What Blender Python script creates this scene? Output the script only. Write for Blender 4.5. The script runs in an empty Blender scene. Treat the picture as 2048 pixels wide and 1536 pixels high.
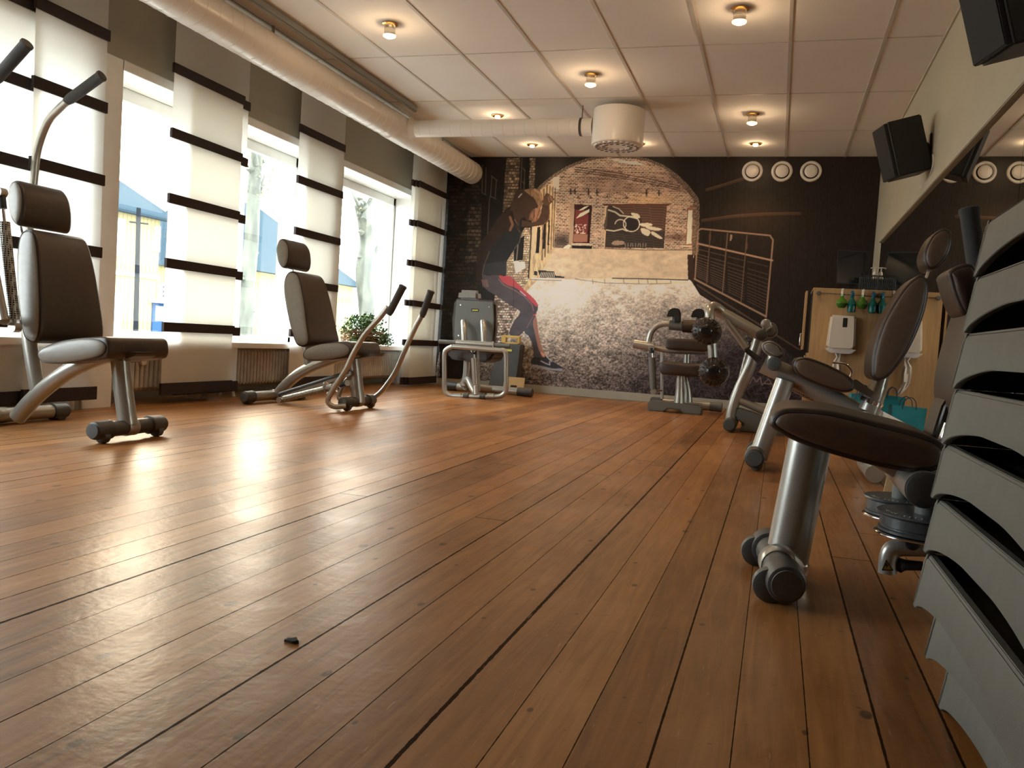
import bpy, bmesh, math, random
import numpy as np
from mathutils import Vector, Matrix
random.seed(7)
S = bpy.context.scene
PI = math.pi

# ------------------------------------------------------------------ camera
YAW, PITCH, ROLL, FPX, CH = -0.29711156580913733, -0.05276250151234791, 0.06401245820485012, 1715.5653772515373, 0.6226489563601249
H, D, RX, LX = 2.767, 9.78, 0.885, -4.2     # ceiling height, far wall, right wall, left wall
def _rot(y, p, r):
    cy, sy, cp, sp, cr, sr = math.cos(y), math.sin(y), math.cos(p), math.sin(p), math.cos(r), math.sin(r)
    f = np.array([sy*cp, cy*cp, sp]); ri = np.array([cy, -sy, 0.0]); up = np.cross(ri, f)
    return ri*cr+up*sr, -ri*sr+up*cr, f
CR, CU, CF = _rot(YAW, PITCH, ROLL)
CO = np.array([0, 0, CH])
def _on(px, py, ax, val):
    d = CF*FPX+CR*(px-1024)-CU*(py-768)
    t = (val-CO[ax])/d[ax]
    q = CO+d*t
    return Vector((float(q[0]), float(q[1]), float(q[2])))
def W(px, py, Y): return _on(px, py, 1, Y)      # a measured photo point taken at depth Y
def WX(px, py, X): return _on(px, py, 0, X)
def WZ(px, py, Z): return _on(px, py, 2, Z)
cam = bpy.data.cameras.new('camera'); co = bpy.data.objects.new('camera', cam); S.collection.objects.link(co)
M = Matrix(((CR[0], CU[0], -CF[0], 0), (CR[1], CU[1], -CF[1], 0), (CR[2], CU[2], -CF[2], CH), (0, 0, 0, 1)))
co.matrix_world = M
cam.sensor_fit = 'HORIZONTAL'; cam.sensor_width = 36; cam.lens = FPX/2048*36; cam.clip_start = .02; cam.clip_end = 300
S.camera = co

# ------------------------------------------------------------------ light and exposure
S.view_settings.view_transform = 'Standard'; S.view_settings.look = 'None'
S.view_settings.exposure = 1.12; S.view_settings.gamma = 1; S.view_settings.use_curve_mapping = False
S.cycles.use_denoising = True
S.cycles.max_bounces = 8; S.cycles.diffuse_bounces = 5; S.cycles.glossy_bounces = 5; S.cycles.transmission_bounces = 6; S.cycles.transparent_max_bounces = 10
S.cycles.caustics_reflective = False; S.cycles.caustics_refractive = False; S.cycles.sample_clamp_indirect = 8
SKY = 6.8
wd = bpy.data.worlds.new('sky'); S.world = wd; wd.use_nodes = True
nt = wd.node_tree; nt.nodes.clear()
wo = nt.nodes.new('ShaderNodeOutputWorld'); bg = nt.nodes.new('ShaderNodeBackground')
tc = nt.nodes.new('ShaderNodeTexCoord'); dt = nt.nodes.new('ShaderNodeVectorMath'); dt.operation = 'DOT_PRODUCT'
dt.inputs[1].default_value = Vector((-.62, .62, .42)).normalized()
nt.links.new(tc.outputs['Generated'], dt.inputs[0])
cr = nt.nodes.new('ShaderNodeValToRGB'); nt.links.new(dt.outputs['Value'], cr.inputs[0])
e = cr.color_ramp.elements; e[0].position = .86; e[0].color = (.86, .94, 1, 1); e[1].position = 1; e[1].color = (1.7, 1.35, .95, 1)
nt.links.new(cr.outputs[0], bg.inputs[0]); bg.inputs[1].default_value = SKY; nt.links.new(bg.outputs[0], wo.inputs[0])
def portal(y0, y1, z0, z1):
    l = bpy.data.lights.new('window_portal', 'AREA'); l.shape = 'RECTANGLE'; l.size = y1-y0; l.size_y = z1-z0
    l.cycles.is_portal = True
    o = bpy.data.objects.new('window_portal', l); S.collection.objects.link(o)
    o.location = (-4.56, (y0+y1)/2, (z0+z1)/2); o.rotation_euler = Matrix(((0, 0, -1), (1, 0, 0), (0, -1, 0))).to_euler()
    # local -Z must look into the room (+x)
OPEN = [(1.2, 4.3), (4.63, 7.3), (7.6, 9.47)]
for a, b in OPEN: portal(a, b, .45, 2.12)

# ------------------------------------------------------------------ materials
def mat(name, col, rough=.5, metal=0, **k):
    m = bpy.data.materials.new(name); m.use_nodes = True; b = m.node_tree.nodes['Principled BSDF']
    b.inputs['Base Color'].default_value = (*col, 1); b.inputs['Roughness'].default_value = rough; b.inputs['Metallic'].default_value = metal
    for kk, v in k.items(): b.inputs[kk.replace('_', ' ')].default_value = v
    return m
def nodes(m): return m.node_tree.nodes, m.node_tree.links, m.node_tree.nodes['Principled BSDF']
def N(m, t, **k):
    n = m.node_tree.nodes.new('ShaderNode'+t)
    for a, b in k.items(): setattr(n, a, b)
    return n
def mth(m, op, a, b=None, c=None):
    n = N(m, 'Math', operation=op)
    for i, v in enumerate((a, b, c)):
        if v is None: continue
        if isinstance(v, (int, float)): n.inputs[i].default_value = v
        else: m.node_tree.links.new(v, n.inputs[i])
    return n.outputs[0]
def noisy(m, c1, c2, scale=8, bump=0, detail=4, stretch=(1, 1, 1), bscale=None, lo=.35, hi=.65):
    ns, L, b = nodes(m)
    t = N(m, 'TexCoord'); mp = N(m, 'Mapping'); mp.inputs['Scale'].default_value = stretch
    L.new(t.outputs['Object'], mp.inputs[0])
    n = N(m, 'TexNoise'); n.inputs['Scale'].default_value = scale; n.inputs['Detail'].default_value = detail; L.new(mp.outputs[0], n.inputs[0])
    r = N(m, 'ValToRGB'); r.color_ramp.elements[0].color = (*c1, 1); r.color_ramp.elements[1].color = (*c2, 1)
    r.color_ramp.elements[0].position = lo; r.color_ramp.elements[1].position = hi
    L.new(n.outputs[0], r.inputs[0]); L.new(r.outputs[0], b.inputs['Base Color'])
    if bump:
        n2 = N(m, 'TexNoise'); n2.inputs['Scale'].default_value = bscale or scale*6; n2.inputs['Detail'].default_value = 2; L.new(mp.outputs[0], n2.inputs[0])
        bp = N(m, 'Bump'); bp.inputs['Strength'].default_value = bump; bp.inputs['Distance'].default_value = .002
        L.new(n2.outputs[0], bp.inputs['Height']); L.new(bp.outputs[0], b.inputs['Normal'])
    return m
silver = noisy(mat('champagne_metal_paint', (.42, .40, .36), .30, .55), (.38, .37, .33), (.44, .42, .38), 300)
chrome = mat('chrome', (.7, .7, .7), .12, 1)
dgrey = noisy(mat('dark_grey_plastic', (.05, .05, .048), .45), (.045, .045, .043), (.06, .06, .057), 200, .2)
mgrey = noisy(mat('olive_grey_plastic', (.13, .135, .12), .5), (.12, .125, .11), (.145, .15, .135), 200, .2)
capg = noisy(mat('grey_end_cap_plastic', (.09, .10, .10), .4), (.085, .095, .095), (.1, .11, .11), 150)
black = mat('black_plastic', (.007, .007, .007), .5)
blackg = mat('glossy_black_rubber', (.014, .013, .013), .18)
grip = noisy(mat('charcoal_foam_grip', (.045, .042, .04), .75), (.035, .033, .032), (.06, .056, .053), 500, .5)
vinyl = noisy(mat('brown_vinyl', (.042, .026, .017), .34), (.037, .023, .015), (.047, .029, .019), 40, .25, bscale=700)
vinyl3 = noisy(mat('chestnut_vinyl', (.11, .068, .042), .42), (.10, .061, .038), (.12, .074, .046), 40, .2, bscale=700)
vinyl2 = noisy(mat('taupe_vinyl', (.2, .18, .15), .33), (.19, .17, .142), (.21, .19, .158), 40, .2, bscale=700)
pipe_m = mat('black_piping', (.012, .01, .009), .4)
white_p = noisy(mat('white_paint', (.8, .79, .76), .4), (.77, .76, .73), (.83, .82, .79), 5)
duct_m = mat('white_duct_enamel', (.86, .82, .76), .3)
rad_m = noisy(mat('cream_radiator_enamel', (.55, .52, .46), .4), (.50, .47, .41), (.6, .57, .5), 12)
olive = noisy(mat('olive_wall_paint', (.37, .345, .265), .8), (.36, .335, .255), (.38, .355, .275), 3, .15, bscale=300)
cream = noisy(mat('cream_wall_paint', (.46, .43, .33), .75), (.445, .415, .32), (.475, .445, .345), 2, .15, bscale=300)
brass = mat('brass', (.75, .5, .22), .25, 1)
band_m = noisy(mat('dark_brown_ribbon', (.022, .012, .010), .8), (.019, .010, .009), (.026, .014, .012), 200)
wood_m = noisy(mat('pale_oak_laminate', (.5, .33, .16), .4), (.46, .30, .14), (.54, .36, .18), 6, stretch=(6, 6, .7))
woodend = noisy(mat('beige_card', (.62, .48, .27), .6), (.6, .46, .26), (.64, .5, .28), 20)
base_m = noisy(mat('grey_green_baseboard', (.36, .36, .30), .45), (.34, .34, .285), (.38, .38, .32), 8)
step_m = noisy(mat('grey_step_plastic', (.10, .107, .10), .45), (.094, .101, .094), (.106, .113, .106), 30, .35, bscale=900)
glass_m = bpy.data.materials.new('window_glass'); glass_m.use_nodes = True
def _glass():
    ns = glass_m.node_tree.nodes; L = glass_m.node_tree.links; ns.clear()
    o = ns.new('ShaderNodeOutputMaterial'); mx = ns.new('ShaderNodeMixShader'); t = ns.new('ShaderNodeBsdfTransparent'); g = ns.new('ShaderNodeBsdfGlossy')
    lw = ns.new('ShaderNodeLayerWeight'); pw = ns.new('ShaderNodeMath'); pw.operation = 'POWER'; pw.inputs[1].default_value = 4; L.new(lw.outputs['Facing'], pw.inputs[0])
    fr = ns.new('ShaderNodeMath'); fr.operation = 'MULTIPLY_ADD'; fr.inputs[1].default_value = .5; fr.inputs[2].default_value = .04; L.new(pw.outputs[0], fr.inputs[0]); g.inputs['Roughness'].default_value = .0; t.inputs[0].default_value = (.96, .98, .97, 1)
    L.new(fr.outputs[0], mx.inputs[0]); L.new(t.outputs[0], mx.inputs[1]); L.new(g.outputs[0], mx.inputs[2]); L.new(mx.outputs[0], o.inputs[0])
_glass()
def fabric(name, col, tr):
    m = bpy.data.materials.new(name); m.use_nodes = True; ns = m.node_tree.nodes; L = m.node_tree.links; ns.clear()
    o = ns.new('ShaderNodeOutputMaterial'); mx = ns.new('ShaderNodeMixShader'); d = ns.new('ShaderNodeBsdfDiffuse'); t = ns.new('ShaderNodeBsdfTranslucent')
    tcn = ns.new('ShaderNodeTexCoord'); nn = ns.new('ShaderNodeTexNoise'); nn.inputs['Scale'].default_value = 60; nn.inputs['Detail'].default_value = 5
    mp = ns.new('ShaderNodeMapping'); mp.inputs['Scale'].default_value = (1, 4, 1); L.new(tcn.outputs['Object'], mp.inputs[0]); L.new(mp.outputs[0], nn.inputs[0])
    r = ns.new('ShaderNodeValToRGB'); r.color_ramp.elements[0].color = (*[c*.94 for c in col], 1); r.color_ramp.elements[1].color = (*col, 1)
    L.new(nn.outputs[0], r.inputs[0]); L.new(r.outputs[0], d.inputs[0]); L.new(r.outputs[0], t.inputs[0])
    mx.inputs[0].default_value = tr
    L.new(d.outputs[0], mx.inputs[1]); L.new(t.outputs[0], mx.inputs[2]); L.new(mx.outputs[0], o.inputs[0])
    return m
panel_m = fabric('ivory_blind_fabric', (.88, .86, .80), .46)
def tglass(name, col, rough=.05):
    m = mat(name, col, rough); b = m.node_tree.nodes['Principled BSDF']; b.inputs['Transmission Weight'].default_value = .75; b.inputs['IOR'].default_value = 1.3
    return m
def emit(name, col, st):
    m = mat(name, col, .3); b = m.node_tree.nodes['Principled BSDF']; b.inputs['Emission Color'].default_value = (*col, 1); b.inputs['Emission Strength'].default_value = st
    return m

def floor_material():
    m = mat('lacquered_pine_boards', (.3, .15, .06), .25); ns, L, b = nodes(m)
    t = N(m, 'TexCoord'); sp = N(m, 'SeparateXYZ'); L.new(t.outputs['Object'], sp.inputs[0]); X, Y = sp.outputs[0], sp.outputs[1]
    u = mth(m, 'DIVIDE', X, .1165); ub = mth(m, 'ADD', u, .18); bi = mth(m, 'FLOOR', ub); fu = mth(m, 'FRACT', ub)
    wn = N(m, 'TexWhiteNoise', noise_dimensions='1D'); L.new(bi, wn.inputs['W'])
    off = mth(m, 'MULTIPLY', wn.outputs['Value'], 5.0)
    yy = mth(m, 'DIVIDE', mth(m, 'ADD', Y, off), 7.3); bj = mth(m, 'FLOOR', yy); fy = mth(m, 'FRACT', yy)
    w2 = N(m, 'TexWhiteNoise', noise_dimensions='2D'); cb = N(m, 'CombineXYZ'); L.new(bi, cb.inputs[0]); L.new(bj, cb.inputs[1]); L.new(cb.outputs[0], w2.inputs['Vector'])
    # grain
    gv = N(m, 'CombineXYZ'); L.new(mth(m, 'MULTIPLY', X, 26), gv.inputs[0]); L.new(mth(m, 'MULTIPLY', Y, 1.6), gv.inputs[1]); L.new(mth(m, 'MULTIPLY', w2.outputs['Value'], 37), gv.inputs[2])
    g = N(m, 'TexNoise'); g.inputs['Scale'].default_value = 1.6; g.inputs['Detail'].default_value = 6; g.inputs['Distortion'].default_value = 1.2; L.new(gv.outputs[0], g.inputs[0])
    big = N(m, 'TexNoise'); big.inputs['Scale'].default_value = 1.3; big.inputs['Detail'].default_value = 5; L.new(t.outputs['Object'], big.inputs[0])
    r = N(m, 'ValToRGB'); L.new(mth(m, 'ADD', mth(m, 'MULTIPLY', g.outputs[0], .55), mth(m, 'ADD', mth(m, 'MULTIPLY', w2.outputs['Value'], .22), mth(m, 'MULTIPLY', big.outputs[0], .35))), r.inputs[0])
    el = r.color_ramp.elements; el[0].position = .3; el[0].color = (.115, .045, .014, 1); el[1].position = .85; el[1].color = (.46, .215, .070, 1)
    x = el.new(.55); x.color = (.28, .118, .035, 1)
    # knots
    kv = N(m, 'CombineXYZ'); L.new(mth(m, 'MULTIPLY', X, 4.6), kv.inputs[0]); L.new(mth(m, 'MULTIPLY', Y, 2.6), kv.inputs[1])
    vo = N(m, 'TexVoronoi', voronoi_dimensions='2D'); vo.inputs['Scale'].default_value = 1; L.new(kv.outputs[0], vo.inputs['Vector'])
    sc = N(m, 'SeparateColor'); L.new(vo.outputs['Color'], sc.inputs[0])
    kr = mth(m, 'ADD', mth(m, 'MULTIPLY', sc.outputs[0], .05), .005)
    kn = N(m, 'MapRange', interpolation_type='SMOOTHSTEP'); L.new(vo.outputs['Distance'], kn.inputs['Value']); L.new(mth(m, 'MULTIPLY', kr, .75), kn.inputs['From Min']); L.new(mth(m, 'MULTIPLY', kr, 1.25), kn.inputs['From Max'])
    kn.inputs['To Min'].default_value = .75; kn.inputs['To Max'].default_value = 0
    mk = N(m, 'MixRGB'); L.new(kn.outputs[0], mk.inputs[0]); L.new(r.outputs[0], mk.inputs[1]); mk.inputs[2].default_value = (.035, .014, .006, 1)
    # gaps between boards, some wide some hairline
    w3 = N(m, 'TexWhiteNoise', noise_dimensions='1D'); L.new(mth(m, 'ADD', mth(m, 'FLOOR', mth(m, 'ADD', ub, .5)), 91.3), w3.inputs['W'])
    jag = N(m, 'TexNoise'); jag.inputs['Scale'].default_value = 45; L.new(t.outputs['Object'], jag.inputs[0])
    gw = mth(m, 'MULTIPLY', mth(m, 'ADD', mth(m, 'MULTIPLY', mth(m, 'POWER', w3.outputs['Value'], 3.0), .034), .0095), mth(m, 'ADD', jag.outputs[0], .45))
    d = mth(m, 'SUBTRACT', .5, mth(m, 'ABSOLUTE', mth(m, 'SUBTRACT', fu, .5)))
    gap = mth(m, 'LESS_THAN', d, gw)
    d2 = mth(m, 'SUBTRACT', .5, mth(m, 'ABSOLUTE', mth(m, 'SUBTRACT', fy, .5)))
    gap2 = mth(m, 'LESS_THAN', d2, .0004)
    gp = mth(m, 'MAXIMUM', gap, gap2)
    mg = N(m, 'MixRGB'); L.new(mth(m, 'MULTIPLY', gp, .93), mg.inputs[0]); L.new(mk.outputs[0], mg.inputs[1]); mg.inputs[2].default_value = (.012, .006, .003, 1)
    # chips of lacquer, pale
    ch = N(m, 'TexNoise'); ch.inputs['Scale'].default_value = 85; ch.inputs['Detail'].default_value = 3; L.new(t.outputs['Object'], ch.inputs[0])
    cm = N(m, 'TexNoise'); cm.inputs['Scale'].default_value = 1.1; cm.inputs['Detail'].default_value = 2; L.new(t.outputs['Object'], cm.inputs[0])
    chm = mth(m, 'GREATER_THAN', mth(m, 'ADD', ch.outputs[0], mth(m, 'MULTIPLY', cm.outputs[0], .42)), 1.035)
    mc = N(m, 'MixRGB'); L.new(mth(m, 'MULTIPLY', chm, .55), mc.inputs[0]); L.new(mg.outputs[0], mc.inputs[1]); mc.inputs[2].default_value = (.55, .38, .22, 1)
    # faint scuffs and small dents in the lacquer
    def streak(rot, sx, sy, th, c, a, prev):
        mp = N(m, 'Mapping'); mp.inputs['Rotation'].default_value = (0, 0, rot); mp.inputs['Scale'].default_value = (sx, sy, 1); L.new(t.outputs['Object'], mp.inputs[0])
        q = N(m, 'TexNoise'); q.inputs['Scale'].default_value = 1; q.inputs['Detail'].default_value = 1; L.new(mp.outputs[0], q.inputs[0])
        mm = N(m, 'MapRange'); L.new(q.outputs[0], mm.inputs['Value']); mm.inputs['From Min'].default_value = th; mm.inputs['From Max'].default_value = th+.03; mm.inputs['To Max'].default_value = a
        x_ = N(m, 'MixRGB'); L.new(mm.outputs[0], x_.inputs[0]); L.new(prev, x_.inputs[1]); x_.inputs[2].default_value = (*c, 1); return x_.outputs[0]
    cc = streak(.9, 210, 16, .73, (.5, .33, .18), .4, mc.outputs[0])
    cc = streak(-.5, 150, 12, .745, (.5, .33, .18), .35, cc)
    cc = streak(.1, 34, 90, .745, (.05, .02, .008), .6, cc)
    L.new(cc, b.inputs['Base Color'])
    # gloss: worn lacquer
    rr = N(m, 'TexNoise'); rr.inputs['Scale'].default_value = 2.3; rr.inputs['Detail'].default_value = 6; L.new(t.outputs['Object'], rr.inputs[0])
    mr = N(m, 'MapRange'); L.new(rr.outputs[0], mr.inputs['Value']); mr.inputs['From Min'].default_value = .3; mr.inputs['From Max'].default_value = .7; mr.inputs['To Min'].default_value = .295; mr.inputs['To Max'].default_value = .37; L.new(mth(m, 'MULTIPLY_ADD', gp, -.24, .25), b.inputs['Specular IOR Level'])
    L.new(mr.outputs[0], b.inputs['Roughness']); b.inputs['IOR'].default_value = 1.5
    bn = N(m, 'TexNoise'); bn.inputs['Scale'].default_value = 9; bn.inputs['Detail'].default_value = 4; L.new(t.outputs['Object'], bn.inputs[0])
    fb = N(m, 'TexNoise'); fb.inputs['Scale'].default_value = 55; fb.inputs['Detail'].default_value = 3; L.new(t.outputs['Object'], fb.inputs[0])
    hh = mth(m, 'SUBTRACT', mth(m, 'ADD', mth(m, 'ADD', mth(m, 'MULTIPLY', bn.outputs[0], .9), mth(m, 'MULTIPLY', fb.outputs[0], .26)), mth(m, 'MULTIPLY', w2.outputs['Value'], .25)), mth(m, 'MULTIPLY', gp, .8))
    bp = N(m, 'Bump'); bp.inputs['Strength'].default_value = .36; bp.inputs['Distance'].default_value = .006; L.new(hh, bp.inputs['Height']); L.new(bp.outputs[0], b.inputs['Normal'])
    return m
floor_m = floor_material()
ceil_m = noisy(mat('mineral_ceiling_tile', (.84, .80, .74), .85), (.82, .78, .72), (.86, .82, .76), 1.1, .3, bscale=260)
bar_m = mat('ceiling_tee_bar', (.56, .52, .46), .5)
mirror_m = mat('mirror_silver', (.78, .80, .76), .0, 1)

# ------------------------------------------------------------------ helpers
col = S.collection
def empty(name, loc, label, cat, group=None):
    o = bpy.data.objects.new(name, None); col.objects.link(o); o.location = loc; o.empty_display_size = .1
    o['label'] = label; o['category'] = cat
    if group: o['group'] = group
    return o
class MB:
    def __init__(s): s.v = []; s.f = []
    def add(s, v, f):
        n = len(s.v); s.v += [tuple(p) for p in v]; s.f += [tuple(i+n for i in q) for q in f]; return s
    def box(s, a, b):
        (x0, y0, z0), (x1, y1, z1) = a, b
        x0, x1 = min(x0, x1), max(x0, x1); y0, y1 = min(y0, y1), max(y0, y1); z0, z1 = min(z0, z1), max(z0, z1)
        return s.add([(x0, y0, z0), (x1, y0, z0), (x1, y1, z0), (x0, y1, z0), (x0, y0, z1), (x1, y0, z1), (x1, y1, z1), (x0, y1, z1)],
                     [(0, 3, 2, 1), (4, 5, 6, 7), (0, 1, 5, 4), (1, 2, 6, 5), (2, 3, 7, 6), (3, 0, 4, 7)])
    def obox(s, c, ax, h):   # oriented box: centre, three axis vectors, half sizes
        c = Vector(c); a = [Vector(q).normalized()*k for q, k in zip(ax, h)]
        v = [c+a[0]*i+a[1]*j+a[2]*k for k in (-1, 1) for j, i in ((-1, -1), (-1, 1), (1, 1), (1, -1))]
        return s.add(v, [(0, 3, 2, 1), (4, 5, 6, 7), (0, 1, 5, 4), (1, 2, 6, 5), (2, 3, 7, 6), (3, 0, 4, 7)])
    def tube(s, pts, r, seg=16, smooth=True, caps=True, sub=6, flat=1.0, fdir=None):
        pts = [Vector(p) for p in pts]
        rs = list(r) if isinstance(r, (list, tuple)) else [r]*len(pts)
        if smooth and len(pts) > 2:
            q = []; rq = []
            P = [pts[0]*2-pts[1]]+pts+[pts[-1]*2-pts[-2]]
            for i in range(len(pts)-1):
                p0, p1, p2, p3 = P[i:i+4]
                for k in range(sub):
                    t = k/sub
                    q.append(.5*((2*p1)+(p2-p0)*t+(2*p0-5*p1+4*p2-p3)*t*t+(3*p1-p0-3*p2+p3)*t**3)); rq.append(rs[i]*(1-t)+rs[i+1]*t)
            q.append(pts[-1]); rq.append(rs[-1]); pts, rs = q, rq
        n = len(pts); v = []; f = []
        tg = [(pts[min(i+1, n-1)]-pts[max(i-1, 0)]).normalized() for i in range(n)]
        a = Vector(fdir) if fdir is not None else (Vector((0, 0, 1)) if abs(tg[0].z) < .9 else Vector((0, 1, 0)))
        a = (a-tg[0]*a.dot(tg[0])).normalized()
        for i in range(n):
            a = (a-tg[i]*a.dot(tg[i])).normalized(); b = tg[i].cross(a)
            for k in range(seg):
                w = 2*PI*k/seg; v.append(pts[i]+(a*math.cos(w)+b*math.sin(w)*flat)*rs[i])
        for i in range(n-1):
            for k in range(seg):
                k2 = (k+1) % seg; f.append((i*seg+k, i*seg+k2, (i+1)*seg+k2, (i+1)*seg+k))
        if caps: f.append(tuple(range(seg-1, -1, -1))); f.append(tuple((n-1)*seg+k for k in range(seg)))
        return s.add(v, f)
    def lathe(s, c, ax, prof, seg=24):   # prof: (distance along axis, radius)
        c = Vector(c); ax = Vector(ax).normalized(); a = Vector((0, 0, 1)) if abs(ax.z) < .9 else Vector((1, 0, 0))
        a = (a-ax*a.dot(ax)).normalized(); b = ax.cross(a); v = []; f = []
        for h, r in prof:
            for k in range(seg):
                w = 2*PI*k/seg; v.append(c+ax*h+(a*math.cos(w)+b*math.sin(w))*max(r, 1e-5))
        for i in range(len(prof)-1):
            for k in range(seg):
                k2 = (k+1) % seg; f.append((i*seg+k, i*seg+k2, (i+1)*seg+k2, (i+1)*seg+k))
        f.append(tuple(range(seg-1, -1, -1))); f.append(tuple((len(prof)-1)*seg+k for k in range(seg)))
        return s.add(v, f)
    def prism(s, poly, off):    # polygon of 3D points swept along a vector
        n = len(poly); off = Vector(off); v = [Vector(p) for p in poly]+[Vector(p)+off for p in poly]
        f = [tuple(range(n)), tuple(range(2*n-1, n-1, -1))]+[(i, i+n, (i+1) % n+n, (i+1) % n) for i in range(n)]
        return s.add(v, f)
    def build(s, name, m, parent=None, smooth=True, bevel=0, seg=2, label=None):
        me = bpy.data.meshes.new(name)
        off = Vector(parent_loc(parent)) if parent else Vector((0, 0, 0))
        me.from_pydata([tuple(Vector(p)-off) for p in s.v], [], s.f); me.validate(); me.update()
        bm = bmesh.new(); bm.from_mesh(me); bmesh.ops.recalc_face_normals(bm, faces=bm.faces)
        if bevel:
            ed = [e_ for e_ in bm.edges if len(e_.link_faces) == 2 and e_.calc_face_angle(0) > .5]
            bmesh.ops.bevel(bm, geom=ed, offset=bevel, segments=seg, affect='EDGES', clamp_overlap=True)
        bm.to_mesh(me); bm.free()
        if smooth:
            me.polygons.foreach_set('use_smooth', [True]*len(me.polygons)); me.set_sharp_from_angle(angle=.7)
        me.materials.append(m)
        o = bpy.data.objects.new(name, me); col.objects.link(o)
        if parent: o.parent = parent
        if label: o['label'] = label
        return o
def parent_loc(p):
    v = Vector((0, 0, 0))
    while p: v += p.location; p = p.parent
    return v
def thing(o, label, cat, group=None, kind=None):
    if label: o['label'] = label
    if cat: o['category'] = cat
    if group: o['group'] = group
    if kind: o['kind'] = kind
    return o
def struct(o): o['kind'] = 'structure'; return o
def fix(o, loc):    # move a single mesh's origin to loc, mesh stays put
    loc = Vector(loc); o.data.transform(Matrix.Translation(-loc)); o.location = loc; return o
def smooth_closed(pts, sub=5):
    n = len(pts); out = []
    for i in range(n):
        p0, p1, p2, p3 = [Vector(pts[(i+k-1) % n]) for k in range(4)]
        for k in range(sub):
            t = k/sub
            out.append(.5*((2*p1)+(p2-p0)*t+(2*p0-5*p1+4*p2-p3)*t*t+(3*p1-p0-3*p2+p3)*t**3))
    return out
def pad(parent, name, pxs, y0, y1, m, edge=.02, taper=0, piping=True, side=None, panel=None):
    """upholstered pad: side outline measured on plane y0, swept to y1, rounded edges, side panels"""
    o2 = smooth_closed([W(x, y, y0) for x, y in pxs])
    zt = max(p.z for p in o2); zb = min(p.z for p in o2); mb = MB(); v = []; f = []; n = len(o2)
    yc = (y0+y1)/2; wd = abs(y1-y0)
    def norms(q):
        n_ = len(q); cx = sum(p.x for p in q)/n_; cz = sum(p.z for p in q)/n_; o = []
        for i in range(n_):
            t = q[(i+1) % n_]-q[i-1]; nn = Vector((t.z, 0, -t.x)).normalized()
            if nn.dot(q[i]-Vector((cx, q[i].y, cz))) < 0: nn = -nn
            o.append(nn)
        return o
    def ty(p, y): return Vector((p.x, yc+(y-yc)*(1-taper*min(1, max(0, (p.z-zb)/(zt-zb)))), p.z))
    ins = norms(o2)
    rings = [(0, -edge*.5), (edge*.15, -edge*.22), (edge*.45, -edge*.06), (edge, 0)]; rings += [(wd-a, b) for a, b in rings[::-1]]
    for dy, dr in rings:
        for i in range(n): v.append(ty(o2[i]+ins[i]*dr, y0+dy))
    for r in range(len(rings)-1):
        for i in range(n): j = (i+1) % n; f.append((r*n+i, r*n+j, (r+1)*n+j, (r+1)*n+i))
    f += [tuple(range(n-1, -1, -1)), tuple((len(rings)-1)*n+i for i in range(n))]
    me = mb.add(v, f).build(name, m, parent)
    pq = smooth_closed([W(x, y, y0) for x, y in panel]) if panel else [o2[i]-ins[i]*edge*.55 for i in range(n)]
    pn = norms(pq); k = len(pq); cx = sum(p.x for p in pq)/k; cz = sum(p.z for p in pq)/k; C = Vector((cx, y0, cz))
    for ya, s_ in ((y0, -1), (y1, 1)):
        vv = []; ff = []
        for sc, h in ((1, -.001), (.985, .004), (.93, .008), (.8, .012), (.5, .015)):
            for p in pq: q = C+(p-C)*sc; vv.append(ty(q, ya+s_*h*edge/.02))
        vv.append(ty(C, ya+s_*.016*edge/.02))
        for r in range(4):
            for i in range(k): j = (i+1) % k; ff.append((r*k+i, r*k+j, (r+1)*k+j, (r+1)*k+i))
        for i in range(k): ff.append((4*k+i, 4*k+(i+1) % k, 5*k))
        ff.append(tuple(range(k)))
        sp_ = MB().add(vv, ff).build('side_panel', side or m, me)
        if piping: MB().tube([ty(p, ya+s_*.0015) for p in pq+[pq[0]]], .0032, 6, smooth=False, caps=False).build('piping', pipe_m, me)
    return me
def Wp(lst, Y): return [W(x, y, Y) for x, y in lst]

# ------------------------------------------------------------------ room shell
YB = -4.0
struct(MB().box((LX-.75, YB-.2, -.12), (RX+.2, D+.2, 0)).build('floor', floor_m, smooth=False))
struct(MB().box((LX-.55, YB-.2, H), (RX+.2, D+.2, H+.15)).build('ceiling', ceil_m, smooth=False))
struct(MB().box((LX-.55, D, 0), (RX+.2, D+.18, H)).build('wall_back', olive, smooth=False))
struct(MB().box((RX, YB-.2, 0), (RX+.18, D, H)).build('wall_right', cream, smooth=False))
struct(MB().box((LX-.55, YB-.2, 0), (RX, YB, H)).build('wall_front', cream, smooth=False))
mb = MB(); ZL, ZS = 2.262, .45
ys = [YB]+[q for a, b in OPEN for q in (a, b)]+[D]
mb.box((LX-.5, YB, ZL), (LX, D, H))
for i in range(0, len(ys), 2): mb.box((LX-.5, ys[i], 0), (LX, ys[i+1], ZL))
for a, b in OPEN: mb.box((LX-.5, a, 0), (LX-.33, b, ZS-.045)); mb.box((LX-.5, a, 2.2), (LX-.29, b, ZL))
struct(mb.build('wall_left', olive, smooth=False))
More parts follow.
